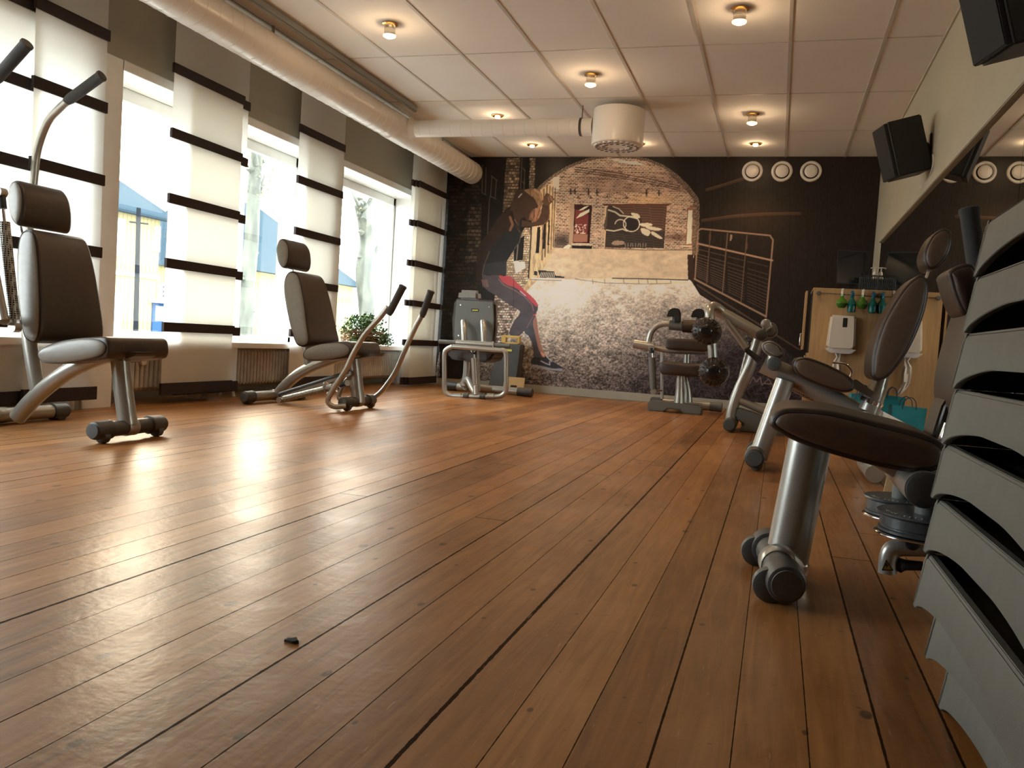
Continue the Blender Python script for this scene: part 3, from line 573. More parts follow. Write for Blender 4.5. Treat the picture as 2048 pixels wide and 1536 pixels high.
# ------------------------------------------------------------------ ducts and diffuser
DXc, DZc, DR = -3.66, 2.573, .1295
t = empty('ventilation_duct', (DXc, 3, DZc), 'thick white spiral ventilation duct running under the ceiling along the window wall', 'duct')
pr_ = [(0, DR)]; y = 0.0; L_ = D-.006-(YB+.02)
while y < L_-.13: y += .128; pr_ += [(y-.004, DR), (y-.002, DR+.0022), (y+.002, DR+.0022), (y+.004, DR)]
MB().lathe((DXc, YB+.02, DZc), (0, 1, 0), pr_+[(L_, DR)], 40).build('duct_pipe', duct_m, t)
MB().lathe((DXc, 7.45, DZc), (0, 1, 0), [(0, DR+.001), (.003, DR+.006), (.48, DR+.006), (.483, DR+.001)], 40).build('branch_collar', duct_m, t)
for y in (-2.5, -.5, 1.5, 3.5, 5.5, 8.8):
    MB().box((DXc-.006, y-.012, DZc+DR-.002), (DXc+.006, y+.012, H)).build('hanger', silver, t)
t = empty('cable_tray', (-3.40, 5, H-.03), 'narrow grey conduit fixed to the ceiling beside the thick duct', 'conduit')
MB().box((-3.475, YB+.02, H-.062), (-3.435, 7.60, H-.001)).build('tray', mat('grey_conduit', (.22, .23, .22), .5), t, bevel=.01)
bc = (-1.863, 7.68); BR = .078
t = empty('branch_duct', (-2.6, 7.68, DZc), 'thin white branch duct crossing to the round air diffuser', 'duct')
x0, x1 = DXc+DR+.0068, -1.745; pr_ = [(0, BR)]; q = 0
while q < x1-x0-.12: q += .105; pr_ += [(q-.003, BR), (q-.0015, BR+.0016), (q+.0015, BR+.0016), (q+.003, BR)]
MB().lathe((x0, 7.68, DZc), (1, 0, 0), pr_+[(x1-x0-.001, BR)], 32).build('duct_pipe', duct_m, t)
MB().lathe((x0, 7.68, DZc), (1, 0, 0), [(0, BR+.03), (.02, BR+.012), (.05, BR+.002)], 32).build('saddle', duct_m, t)
MB().tube([(-1.85, 7.68, DZc+BR), (-1.85, 7.68, H)], .004, 8).build('hanger', dgrey, t)
MB().lathe((-1.862, 7.68, DZc), (1, 0, 0), [(0, BR+.0035), (.022, BR+.0035)], 32).build('clamp', dgrey, t)
t = empty('air_diffuser', (-1.515, 7.68, 2.5), 'round white drum air diffuser with a perforated underside hanging from the ceiling', 'air diffuser')
DC = (-1.513, 7.68); RR = .23
MB().lathe((DC[0], DC[1], 2.715), (0, 0, -1), [(0, RR-.02), (.0, RR-.004), (.006, RR), (.305, RR), (.312, RR-.006), (.313, RR-.03)], 48).build('drum', duct_m, t)
n_ = MB(); dk = MB()
for rr, cnt in ((.185, 22), (.125, 14)):
    for k_ in range(cnt):
        a = 2*PI*k_/cnt; c = (DC[0]+rr*math.cos(a), DC[1]+rr*math.sin(a), 2.4035)
        n_.lathe(c, (0, 0, -1), [(0, .023), (.014, .021), (.016, .017)], 12); dk.lathe((c[0], c[1], 2.3865), (0, 0, -1), [(0, .016), (.001, .016)], 12)
n_.build('nozzle_ring', duct_m, t); dk.build('nozzle_openings', black, t)
MB().tube([(DC[0], DC[1], 2.70), (DC[0], DC[1], H)], .02, 12).build('hanger', dgrey, t)

# ------------------------------------------------------------------ round wall vents
for px, lab in ((1505, 'left'), (1564, 'middle'), (1622, 'right')):
    c = W(px, 343, D-.006); t = empty('wall_vent', c, 'round cream exhaust valve on the mural, %s of the three' % ('the middle one' if lab == 'middle' else lab+'most'), 'vent', 'round exhaust valves on the mural')
    ax = (0, -1, 0)
    rg = MB().lathe(c, ax, [(0, .112), (.008, .112), (.02, .104), (.022, .092), (.012, .08), (.002, .079)], 40).build('ring', duct_m, t)
    MB().lathe(c, ax, [(.001, .078), (.0025, .078)], 40).build('throat', black, t)
    MB().lathe(c, ax, [(.003, .02), (.016, .064), (.026, .068), (.032, .062), (.036, .04), (.037, .01)], 40).build('disc', duct_m, t)

# ------------------------------------------------------------------ blind panels
BANDZ = [2.33, 1.89, 1.443, .995, .55, .112]
def panel(y0, y1, x, lab, dz=0, zt=2.72, grp='ivory panel blinds with dark ribbons'):
    t = empty('panel_blind', (x, (y0+y1)/2, zt), lab, 'blind', grp)
    v = []; f = []; ny = 14; nz = 26
    for j in range(nz+1):
        for i in range(ny+1):
            y = y0+(y1-y0)*i/ny; z = .072+(zt-.072)*j/nz
            v.append((x+.004*math.sin(3.1*y+z*1.7)+.006*math.sin(i/ny*PI)*math.cos(z*7.1)*.5, y, z))
    for j in range(nz):
        for i in range(ny): a = j*(ny+1)+i; f.append((a, a+1, a+ny+2, a+ny+1))
    MB().add(v, f).build('fabric', panel_m, t)
    for z in BANDZ:
        h = .066 if z > .2 else .082
        MB().box((x-.009, y0-.008, z+dz-h/2), (x+.012, y1+.008, z+dz+h/2)).build('band', band_m, t, smooth=False)
    MB().box((x-.006, y0, zt-.01), (x+.006, y1, zt+.03)).build('headrail', white_p, t, smooth=False)
panel(3.86, 4.40, -4.10, 'ivory panel blind with dark ribbons behind the nearest left machine, beside the white window post')
panel(3.22, 3.90, -4.14, 'ivory panel blind with dark ribbons at the far left edge, tucked behind its neighbour', -.012)
panel(5.01, 5.81, -4.10, 'wide ivory panel blind with dark ribbons between the two bright window gaps')
panel(5.20, 5.94, -4.14, 'narrow strip of ivory panel blind showing right of the wide one', -.012)
panel(6.64, 7.43, -4.10, 'ivory panel blind with dark ribbons behind the second machine')
panel(6.78, 7.47, -4.14, 'ivory panel blind mostly hidden behind the one by the second machine', -.012)
panel(8.935, 9.74, -3.965, 'ivory panel blind with dark ribbons in the corner next to the mural', -.045)
panel(8.90, 9.6, -3.995, 'ivory panel blind behind the corner one, only its left edge showing', -.045)
panel(8.865, 9.5, -4.025, 'rearmost ivory panel blind of the corner stack, thin edge showing', -.045)
t = empty('blind_track', (-4.12, 3, H-.03), 'white ceiling track that the panel blinds hang from', 'curtain track')
MB().box((-4.17, YB+.02, H-.02), (-4.06, 8.8, H)).build('rail', white_p, t); MB().box((-4.05, 8.8, H-.02), (-3.95, D-.02, H)).build('corner_rail', white_p, t)

# ------------------------------------------------------------------ radiators
def radiator(y0, y1, lab, knob=False):
    t = empty('radiator', (-4.33, (y0+y1)/2, .0), lab, 'radiator', 'cream column radiators under the windows')
    mb = MB(); y = y0+.022
    while y < y1:
        for xx in (-4.255, -4.375): mb.tube([(xx, y, .115), (xx, y, .375)], .019, 10, smooth=False)
        mb.tube([(-4.255, y, .118), (-4.315, y, .098), (-4.375, y, .118)], .02, 8); mb.tube([(-4.255, y, .37), (-4.315, y, .392), (-4.375, y, .37)], .02, 8); mb.box((-4.375, y-.004, .11), (-4.255, y+.004, .375)); y += .047
    mb.build('columns', rad_m, t)
    for yy in (y0+.07, y1-.07):
        for xx in (-4.26, -4.37): MB().tube([(xx, yy, .10), (xx+(.006 if xx > -4.3 else -.006), yy, .04), (xx+(.012 if xx > -4.3 else -.012), yy, .0)], [.02, .012, .017], 10).build('foot', rad_m, t)
    if knob: MB().lathe((-4.235, y0+.18, .30), (1, 0, 0), [(0, .02), (.01, .026), (.03, .026), (.034, .012)], 20).build('valve_knob', white_p, t); MB().tube([(-4.26, y0+.18, .30), (-4.235, y0+.18, .30)], .012, 8).build('valve_stem', brass, t)
radiator(4.78, 5.75, 'cream ribbed radiator behind the nearest machine and the wide blind', True)
radiator(6.0, 7.05, 'cream ribbed radiator under the sill left of the second machine')
radiator(7.60, 9.30, 'long cream ribbed radiator under the planter window')
radiator(1.6, 3.9, 'cream ribbed radiator hidden behind the left blinds')

# ------------------------------------------------------------------ planter on the sill
leaf = noisy(mat('ivy_leaf', (.05, .13, .03), .5), (.02, .06, .015), (.11, .22, .06), 30); twig = noisy(mat('woven_twig', (.2, .1, .05), .7), (.12, .06, .03), (.32, .2, .11), 60)
pc = Vector((-4.235, 8.30, ZS)); rnd = random.Random(4)
t = empty('ivy_planter', pc, 'green ivy plant in a low woven twig basket on the window sill', 'plant')
MB().lathe(pc+Vector((0, 0, .0)), (0, 0, 1), [(0, .07), (.10, .085)], 20).build('basket_liner', twig, t).scale = (1, 3.6, 1)
tw = MB()
for i in range(95):
    a = rnd.uniform(0, 2*PI); z = rnd.uniform(.02, .16); r0 = rnd.uniform(.9, 1.08); pts = []
    for k_ in range(7): aa = a+k_*.17; pts.append(pc+Vector((math.cos(aa)*.105*r0, math.sin(aa)*.42*r0, z+rnd.uniform(-.016, .016))))
    tw.tube(pts, rnd.uniform(.002, .005), 5, sub=3)
tw.build('woven_twigs', twig, t)
lf = MB()
for i in range(1500):
    u = rnd.gauss(0, .21); uy = max(-.46, min(.46, u)); hh = .20*(1-(uy/.5)**2)**.5
    c = pc+Vector((rnd.gauss(0, .05), uy, .12+rnd.uniform(0, 1)*hh+rnd.gauss(0, .012)))
    if rnd.random() < .14: c = pc+Vector((rnd.uniform(.05, .12), rnd.uniform(.2, .52), rnd.uniform(.0, .14)))
    if rnd.random() < .12: c = pc+Vector((rnd.uniform(.06, .12), rnd.uniform(-.46, .4), rnd.uniform(.02, .1)))
    n1 = Vector((rnd.gauss(0, 1), rnd.gauss(0, 1), rnd.gauss(.4, 1))).normalized(); n2 = n1.orthogonal().normalized(); n3 = n1.cross(n2); s_ = rnd.uniform(.010, .021)
    lf.add([c-n2*s_, c+n3*s_*.7-n2*.2*s_, c+n2*s_*1.1+n1*s_*.2, c-n3*s_*.7-n2*.2*s_, c+n1*s_*.25], [(0, 1, 4), (1, 2, 4), (2, 3, 4), (3, 0, 4)])
o = lf.build('ivy_leaves', leaf, t); o['kind'] = 'stuff'

# ------------------------------------------------------------------ exercise machines
def disc(c, r, th=.008, ax=(0, -1, 0)): return MB().lathe(c, ax, [(0, r), (th*.6, r), (th, r*.9), (th*1.15, r*.3)], 28)
def foot_bar(t, x, y0, y1, z=.062, r=.044, mid=None, mm=None, wheels=True, yc=None, x1=None, wx=.012, wr=.032):
    x1 = x if x1 is None else x1
    A, B = Vector((x, y0, z)), Vector((x1, y1, z)); d = (B-A).normalized(); C = (A+B)/2 if yc is None else A+(B-A)*((yc-y0)/(y1-y0))
    MB().tube([A+d*.09, B-d*.09], r*.86, 20, smooth=False).build('foot_bar', mm or dgrey, t)
    for c, e_ in ((A, d), (B, -d)):
        o = MB().lathe(c, e_, [(0, r*.72), (.006, r*.94), (.016, r), (.085, r*1.02), (.09, r*1.06), (.105, r*1.06), (.11, r*.9)], 28).build('end_cap', dgrey, t)
        MB().lathe(c+e_*-.001, -e_, [(0, r*.80), (.004, r*.78), (.0055, r*.4)], 28).build('cap_disc', capg, o)
        if wheels: MB().lathe(Vector((c.x+wx, c.y, wr))+e_*.035, e_, [(0, wr*.82), (.004, wr), (.036, wr), (.04, wr*.82)], 24).build('roller_wheel', capg, t)
        else: MB().obox(Vector((c.x, c.y, (z-r*.6)/2))+e_*.05, ((1, 0, 0), (0, 1, 0), (0, 0, 1)), (.03, .03, (z-r*.6)/2)).build('rubber_pad', dgrey, t, bevel=.006)
    MB().lathe(C-d*.035, d, [(0, r*.92), (.004, r*.97), (.066, r*.97), (.07, r*.92)], 24).build('clamp_sleeve', silver, t)
def shock(t, p0, p1, r=.022, mesh=True):
    p0, p1 = Vector(p0), Vector(p1); d = (p1-p0); L = d.length; d.normalize()
    MB().tube([p0, p1], r*.35, 10, smooth=False).build('shock_rod', chrome, t)
    a, b = p0+d*L*.22, p1-d*L*.06
    MB().tube([a, b], r, 20, smooth=False).build('shock_body', mgrey if mesh == 'grey' else perf if mesh else silver, t)
    MB().tube([p0, p0+d*L*.12], r*.75, 12, smooth=False).build('shock_boot', black, t)
    for q in (p0, p1): MB().lathe(q-Vector((0, .02, 0)), (0, 1, 0), [(0, r*.9), (.04, r*.9)], 18).build('shock_joint', silver, t)
def perforated():
    m = mat('perforated_steel_sleeve', (.45, .44, .40), .35, .7); b = m.node_tree.nodes['Principled BSDF']; L = m.node_tree.links
    t = N(m, 'TexCoord'); v = N(m, 'TexVoronoi'); v.inputs['Scale'].default_value = 95; v.inputs['Randomness'].default_value = .1; L.new(t.outputs['Object'], v.inputs['Vector'])
    r = N(m, 'ValToRGB'); r.color_ramp.interpolation = 'CONSTANT'; r.color_ramp.elements[0].color = (.01, .01, .01, 1); r.color_ramp.elements[1].color = (.42, .41, .37, 1); r.color_ramp.elements[1].position = .38
    L.new(v.outputs['Distance'], r.inputs[0]); L.new(r.outputs[0], b.inputs['Base Color']); return m
perf = perforated()
def lever(t, pts, r, g0, g1, name='lever_arm'):
    MB().tube(pts, r, 16).build(name, silver, t)
    g0, g1 = Vector(g0), Vector(g1); d = (g1-g0).normalized(); L = (g1-g0).length
    MB().lathe(g0-d*.03, d, [(0, r*1.02), (.03, r*1.32), (L, r*1.36), (L+.018, r*1.36), (L+.024, r*1.5), (L+.034, r*1.45), (L+.038, r*1.1)], 20).build('hand_grip', grip, t)

# machine 1: nearest on the left
t = empty('shoulder_press_machine', (-3.45, 3.5, 0), 'exercise machine nearest on the left with tall overhead levers and a padded headrest', 'exercise machine')
foot_bar(t, -3.05, 3.27, 3.75, wheels=True); foot_bar(t, -3.87, 3.05, 3.94, z=.05, mm=silver, wheels=False, yc=3.5)
MB().tube(Wp([(240, 712), (247, 780), (256, 850)], 3.5), .046, 24).build('front_leg', silver, t)
MB().tube(Wp([(232, 706), (200, 714), (150, 735), (105, 765), (65, 800), (35, 835)], 3.5), .042, 20).build('main_beam', silver, t)
MB().tube([W(75, 780, 3.5), W(62, 700, 3.5), W(55, 640, 3.5)], .036, 18).build('back_post', silver, t)
MB().prism(Wp([(225, 700), (272, 705), (268, 712), (235, 722)], 3.42), (0, .16, 0)).build('seat_bracket', dgrey, t, bevel=.004)
pad(t, 'seat', [(76, 712), (80, 700), (108, 685), (150, 677), (195, 673), (213, 676), (218, 692), (217, 710), (207, 719), (160, 724), (110, 728), (84, 724)], 3.30, 3.72, vinyl, .022, side=vinyl2, panel=[(77, 712), (82, 700), (110, 687), (150, 679), (185, 678), (205, 684), (212, 695), (205, 709), (180, 718), (130, 726), (90, 724)])
pad(t, 'backrest', [(22, 480), (30, 459), (46, 456), (58, 472), (68, 520), (77, 600), (80, 655), (74, 682), (60, 685), (44, 668), (30, 600), (22, 530)], 3.30, 3.72, vinyl, .02, taper=.22, side=vinyl2)
pad(t, 'headrest', [(11, 378), (18, 361), (30, 360), (41, 378), (45, 408), (42, 440), (33, 451), (20, 436), (12, 405)], 3.36, 3.68, vinyl, .02, taper=.12, side=vinyl2)
for yy in (3.46, 3.56): MB().tube([W(40, 445, yy), W(46, 470, yy)], .006, 8).build('headrest_rod', chrome, t)
lever(t, Wp([(40, 640), (52, 520), (62, 430), (68, 360), (75, 300), (95, 245), (118, 218), (140, 198)], 3.82), .021, W(140, 198, 3.82), W(203, 152, 3.82))
lever(t, [W(8, 640, 3.18)]+Wp([(-40, 400), (-70, 300), (-60, 230), (-30, 180), (-5, 155)], 3.18), .021, W(-5, 155, 3.18), W(54, 88, 3.18))
MB().tube([W(8, 640, 3.18), W(40, 640, 3.82)], .024, 14).build('pivot_shaft', silver, t)
shock(t, W(2, 385, 3.24), W(30, 655, 3.24), .026)

# machine 2: second on the left
t = empty('chest_press_machine', (-3.45, 6, 0), 'exercise machine by the planter window with two upright curved levers rising from its front foot', 'exercise machine')
foot_bar(t, -3.07, 5.74, 6.24); foot_bar(t, -3.80, 5.56, 6.42, z=.055, mm=silver, wheels=False, yc=5.98)
MB().tube(Wp([(707, 710), (712, 760), (717, 806)], 5.98), .052, 24).build('front_leg', silver, t)
MB().tube(Wp([(702, 707), (670, 716), (630, 731), (595, 750), (570, 772), (550, 795)], 5.98), .043, 20).build('main_beam', silver, t)
MB().tube([W(618, 733, 5.98), W(612, 690, 5.98), W(608, 660, 5.98)], .034, 16).build('back_post', silver, t)
MB().prism(Wp([(690, 708), (752, 706), (748, 712), (705, 718)], 5.9), (0, .16, 0)).build('seat_bracket', dgrey, t, bevel=.004)
pad(t, 'seat', [(606, 709), (611, 699), (635, 689), (668, 684), (695, 683), (704, 690), (706, 706), (699, 715), (660, 720), (625, 722), (610, 718)], 5.75, 6.22, vinyl, .022, side=vinyl2, panel=[(607, 709), (616, 697), (645, 688), (680, 686), (695, 692), (699, 702), (690, 712), (655, 719), (625, 720), (611, 717)])
pad(t, 'backrest', [(561, 565), (567, 545), (580, 541), (592, 551), (603, 588), (614, 650), (619, 680), (612, 692), (600, 693), (588, 682), (573, 635), (564, 595)], 5.75, 6.22, vinyl, .02, taper=.22, side=vinyl2)
pad(t, 'headrest', [(550, 493), (556, 478), (567, 478), (576, 492), (578, 515), (574, 532), (565, 536), (556, 526), (551, 508)], 5.81, 6.15, vinyl, .02, taper=.12, side=vinyl2)
for yy in (5.92, 6.04): MB().tube([W(585, 530, yy), W(587, 552, yy)], .006, 8).build('headrest_rod', chrome, t)
lever(t, [W(692, 812, 5.70), W(668, 813, 5.66)]+Wp([(656, 803), (664, 783), (690, 742), (708, 705), (730, 668), (760, 635), (776, 614)], 5.64), .020, W(781, 622, 5.64), W(806, 573, 5.64))
lever(t, Wp([(748, 795), (765, 780), (790, 745), (808, 705), (828, 660), (842, 634), (848, 622)], 6.3), .020, W(846, 627, 6.3), W(862, 583, 6.3))
MB().prism(Wp([(560, 788), (640, 760), (700, 742), (702, 750), (640, 771), (562, 800)], 5.88), (0, .03, 0)).build('link_bar', silver, t, bevel=.004)
MB().tube([W(560, 790, 5.9), W(700, 745, 5.9)], .022, 14).build('link_tube', dgrey, t)
shock(t, W(697, 766, 5.80), W(560, 800, 5.80), .024)
MB().lathe(W(652, 776, 5.80), (1, 0, .25), [(0, .05), (.01, .05), (.02, .03), (.07, .028), (.08, .045), (.09, .045)], 24).build('clear_collar', tglass('clear_plastic', (.9, .9, .92)), t)
MB().tube(Wp([(680, 800), (678, 790), (690, 765), (697, 757)], 5.98), .018, 12).build('crank_arm', silver, t)

# machine 3: facing away in the left corner
t = empty('rowing_machine', (-2.9, 8.45, 0), 'exercise machine seen from behind before the mural, with rounded tube loop and grey plate', 'exercise machine')
def rrect(l, r, tp, b, k): return [(l+k, tp), ((l+r)/2, tp+(r-l)*.03), (r-k, tp+(r-l)*.06), (r-k*.3, tp+k*.5), (r, tp+k*1.1), (r+.5, (tp+b)/2), (r, b-k), (r-k*.3, b-k*.3), (r-k*1.2, b), ((l+r)/2, b), (l+k*1.2, b-1), (l+k*.3, b-k*.4), (l, b-k), (l, (tp+b)/2), (l, tp+k), (l+k*.3, tp+k*.35)]
lp = Wp(rrect(889, 1012, 693, 793, 16), 8.1); MB().tube(lp+[lp[0]], .024, 16, caps=False).build('tube_loop', silver, t)
for px in (916, 982): MB().tube([W(px-7, 792, 8.1), W(px+7, 793, 8.1)], .03, 16).build('tube_coupling', silver, t)
for px in (933, 966): MB().tube([W(px-5, 793, 8.1), W(px+5, 793, 8.1)], .036, 16, smooth=False).build('rubber_bumper', dgrey, t)
MB().tube([W(913, 685, 8.16), W(988, 690, 8.16)], .029, 16).build('cross_bar', silver, t)
for a, b in (((878, 683), (914, 685)), ((987, 690), (1020, 692))): MB().tube([W(*a, 8.16), W(*b, 8.16)], .021, 16).build('hand_grip', mgrey, t)
for a in (914, 986): MB().tube([W(a, 683, 8.16), W(a, 697, 8.12)], .006, 8).build('bracket', silver, t)
for px in (928, 967): MB().tube([W(px+1, 690, 8.3), W(px, 660, 8.32), W(px-1, 643, 8.40)], .031, 18).build('upright_tube', silver, t)
MB().prism(Wp([(913, 600), (986, 604), (988, 640), (985, 686), (908, 682), (909, 640)], 8.44), (0, .02, 0)).build('back_plate', mgrey, t, bevel=.006)
o = MB().prism(Wp([(908, 600), (914, 597), (985, 601), (991, 606), (990, 660), (984, 700), (905, 696), (903, 640)], 8.465), (0, .10, 0)).build('backrest', vinyl, t, bevel=.03, seg=4)
for x, y in ((921, 610), (978, 614), (917, 671)): MB().lathe(W(x, y, 8.44), (0, -1, 0), [(0, .008), (.003, .006)], 12).build('screw', chrome, t)
lg = MB().prism(Wp([(942.5, 617), (957, 617.5), (957, 624), (942.5, 623.5)], 8.438), (0, .003, 0)).build('badge', black, t)
mb = MB()
for k_ in range(4): mb.prism(Wp([(944.5+k_*3, 619), (946.6+k_*3, 619.2), (946.6+k_*3, 622), (944.5+k_*3, 621.8)], 8.436), (0, .002, 0))
mb.build('badge_lettering', mat('yellow_print', (.75, .68, .1), .5), lg)
MB().prism(Wp([(916, 579), (956, 581), (957, 602), (914, 600)], 8.50), (0, .12, 0)).build('headrest', vinyl2, t, bevel=.03, seg=4)
MB().prism(Wp([(893, 700), (990, 703), (985, 716), (972, 726), (955, 724), (910, 720), (896, 716)], 8.30), (0, .40, 0)).build('seat', vinyl, t, bevel=.025, seg=4)
MB().tube(Wp([(936, 716), (934, 750), (930, 772)], 8.62), [.045, .045, .05], 18).build('seat_post', silver, t)
MB().tube([W(926, 768, 8.7), W(936, 760, 8.5), W(944, 775, 8.3), W(951, 787, 8.13)], [.035, .036, .034, .03], 18).build('foot_beam', silver, t)
shock(t, W(947, 700, 8.12), W(951, 772, 8.12), .030, mesh=False)
MB().tube([W(951, 772, 8.12), W(952, 790, 8.1)], .03, 14).build('shock_foot', silver, t)
MB().tube(Wp([(957, 700), (957.5, 745), (959, 783)], 8.2), .011, 10).build('thin_post', silver, t)
foot_bar(t, 0, 0, 0) if False else None
a, b = Vector((-3.42, 8.92, .052)), Vector((-2.60, 8.92, .052))
MB().tube([a, b], .044, 18, smooth=False).build('rear_tube', silver, t)
for p, s_ in ((a, -1), (b, 1)): MB().lathe(p-Vector((s_*.06, 0, 0)), (s_, 0, 0), [(0, .047), (.12, .048), (.16, .048), (.168, .04)], 20).build('end_cap', dgrey, t)
MB().tube([W(930, 772, 8.62), (-2.98, 8.9, .052)], .045, 16).build('rear_spine', silver, t)

# tall case with a yellow handle, beige stand card
t = empty('carrying_case', (-2.75, 9.6, 0), 'tall dark grey case with a yellow handle leaning against the mural', 'case')
z0 = 0.0; a = W(988, 686, 9.5); b = W(1040, 686, 9.5)
MB().prism([(a.x-.05, 9.5, .0), (b.x-.02, 9.5, .0), (b.x, 9.56, a.z), (a.x+.04, 9.56, a.z)], (0, .16, 0)).build('case_body', dgrey, t, bevel=.01)
hd = MB(); za = a.z
hx0, hx1 = W(1000, 680, 9.56).x, W(1038, 680, 9.56).x
hd.box((hx0, 9.60, za-.002), (hx1, 9.66, za+.02)); hd.box((hx0, 9.60, za), (hx0+.06, 9.66, za+.09)); hd.box((hx1-.03, 9.60, za), (hx1, 9.66, za+.08)); hd.box((hx0, 9.60, za+.07), (hx1, 9.66, za+.10))
hd.build('handle', mat('yellow_plastic', (.72, .5, .14), .4), t, bevel=.008)
MB().box((W(1008, 700, 9.55).x, 9.540, W(1008, 701, 9.55).z-.006), (W(1024, 700, 9.55).x, 9.556, W(1008, 700, 9.55).z+.012)).build('badge', mat('yellow_badge', (.7, .62, .12), .5), t)
t = empty('info_card', (-2.78, 9.15, 0), 'small beige card with a dark badge standing on the floor by the mural baseboard', 'card')
p = [WZ(990, 790, .0), WZ(1029, 787, .0)]; p[0] = Vector((p[0].x, 9.1, 0)); p[1] = Vector((p[0].x+.21, 9.2, 0))
MB().prism([p[0], p[1], p[1]+Vector((0, .05, .19)), p[0]+Vector((0, .05, .195))], (-.006, .014, 0)).build('card_body', woodend, t, bevel=.002)
c = (p[0]+p[1])/2+Vector((0, .022, .09)); dd = (p[1]-p[0]).normalized()
MB().obox(c+Vector((0.0, -.002, 0)), (dd, Vector((0, .25, 1)), dd.cross(Vector((0, .25, 1)))), (.035, .013, .004)).build('badge', black, t)

# machine 4: against the mural, right of centre
t = empty('curl_bench_machine', (-.92, 8.7, 0), 'exercise machine before the mural with two flat brown pads and a grey plastic foot', 'exercise machine')
zb = 0
fo = [W(x, y, 8.5) for x, y in ((1298, 805), (1304, 801), (1400, 810), (1406, 813), (1406, 829), (1362, 828))]
o_ = [Vector((-1.18, 8.46, .0)), Vector((-1.02, 8.46, .0)), Vector((-.99, 8.46, .035)), Vector((-.86, 8.46, .035)), Vector((-.83, 8.46, 0)), Vector((-.66, 8.46, 0)), Vector((-.655, 8.46, .07)), Vector((-.68, 8.46, .09)), Vector((-1.14, 8.46, .105)), Vector((-1.18, 8.46, .09))]
MB().prism(o_, (0, .16, 0)).build('foot_plate', mgrey, t, bevel=.01)
MB().tube([(-1.12, 8.98, .06), (-.6, 8.98, .06)], .045, 18).build('rear_tube', silver, t)
MB().lathe((-.62, 8.98, .06), (1, 0, 0), [(0, .047), (.09, .048), (.095, .05), (.12, .05), (.125, .04)], 20).build('end_cap', mgrey, t)
MB().box((-1.22, 8.88, 0), (-1.10, 9.02, .11)).build('rear_block', mgrey, t, bevel=.01)
MB().tube([(-.92, 8.54, .07), (-.92, 8.96, .06)], .035, 14).build('spine_tube', silver, t)
MB().tube(Wp([(1360, 748), (1359, 780), (1358, 808)], 8.55), [.036, .038, .05], 20).build('front_column', silver, t)
MB().tube(Wp([(1369, 748), (1375, 780), (1376, 805)], 8.75), [.03, .036, .045], 18).build('rear_column', silver, t)
MB().tube(Wp([(1324, 700), (1324, 760), (1324, 798)], 8.9), .018, 12).build('thin_post', silver, t)
MB().tube(Wp([(1374, 702), (1373, 735)], 8.75), .033, 16).build('short_post', silver, t)
pad(t, 'seat', [(1318, 736), (1322, 724), (1340, 723.5), (1375, 727), (1402, 729), (1408, 742), (1404, 754), (1375, 752), (1340, 750), (1323, 748)], 8.44, 8.86, vinyl, .02, piping=False)
MB().prism(Wp([(1334, 742), (1395, 746), (1392, 754), (1337, 750)], 8.50), (0, .2, 0)).build('seat_bracket', black, t)
pad(t, 'arm_pad', [(1331, 690), (1332, 678), (1345, 677), (1380, 678), (1412, 680), (1416, 692), (1410, 703), (1370, 700), (1335, 698)], 8.55, 8.85, vinyl, .012, piping=False)
MB().tube([W(1268, 687, 8.7), W(1308, 694, 8.7)], .045, 18).build('pivot_housing', silver, t); MB().tube([W(1300, 694, 8.7), W(1345, 701, 8.7), W(1410, 703, 8.7)], .03, 16).build('top_rail', silver, t)
MB().tube(Wp([(1297, 690), (1298, 678), (1303, 664), (1313, 653), (1326, 648), (1341, 648)], 8.7), .029, 16).build('arm_tube', silver, t)
MB().tube(Wp([(1339, 650), (1364, 652)], 8.7), .049, 18, smooth=False).build('arm_joint', mgrey, t)
MB().lathe(W(1364, 652, 8.7), (1, 0, 0), [(0, .05), (.01, .062), (.15, .066), (.17, .06), (.175, .03)], 22).build('roller', vinyl, t)
for i, (q, Y) in enumerate(((W(1352, 632, 8.66), 0), (W(1400, 633, 8.9), 0))):
    mb = MB().tube([q-Vector((0, 0, .06)), q], .036, 12, smooth=False); c = q
    mb.prism([c+Vector((-.09, -.04, -.015)), c+Vector((-.07, -.04, .055)), c+Vector((-.03, -.04, .078)), c+Vector((.025, -.04, .075)), c+Vector((.045, -.04, .03)), c+Vector((.05, -.04, -.06)), c+Vector((-.01, -.04, -.06)), c+Vector((-.02, -.04, -.005))], (0, .08, 0)); mb.build('knob_handle', black, t, bevel=.008)
shock(t, W(1303, 696, 8.62), W(1307, 783, 8.62), .034, 'grey'); MB().tube([W(1307, 783, 8.62), W(1324, 781, 8.9)], .012, 10).build('shock_bracket', brass, t)

# machine 5b: leg curl with big rollers
def bolster(t, px, py, y0, y1, r):
    c = W(px, py, y0); L = y1-y0
    o = MB().lathe(c, (0, 1, 0), [(-.002, r*.40), (.0, r*.55), (.004, r*.66), (.010, r*.86), (.03, r*.97), (.06, r), (L-.04, r), (L-.012, r*.9), (L, r*.6)], 36).build('roller', blackv, t)
    MB().lathe(c-Vector((0, .001, 0)), (0, -1, 0), [(0, r*.50), (.022, r*.48), (.030, r*.38), (.032, r*.2)], 28).build('hub_cap', blackg, o)
    mb = MB()
    for k_ in range(18):
        a = 2*PI*k_/18; u = Vector((math.cos(a), 0, math.sin(a))); mb.tube([c+u*r*.66+Vector((0, .002, 0)), c+u*r*.86+Vector((0, .008, 0)), c+u*r*.97+Vector((0, .03, 0))], .006, 6, sub=2)
    mb.build('leather_pleats', pipe_m, o)
blackv = noisy(mat('dark_leather', (.05, .038, .03), .24), (.04, .03, .024), (.065, .047, .037), 20, .3, bscale=200)
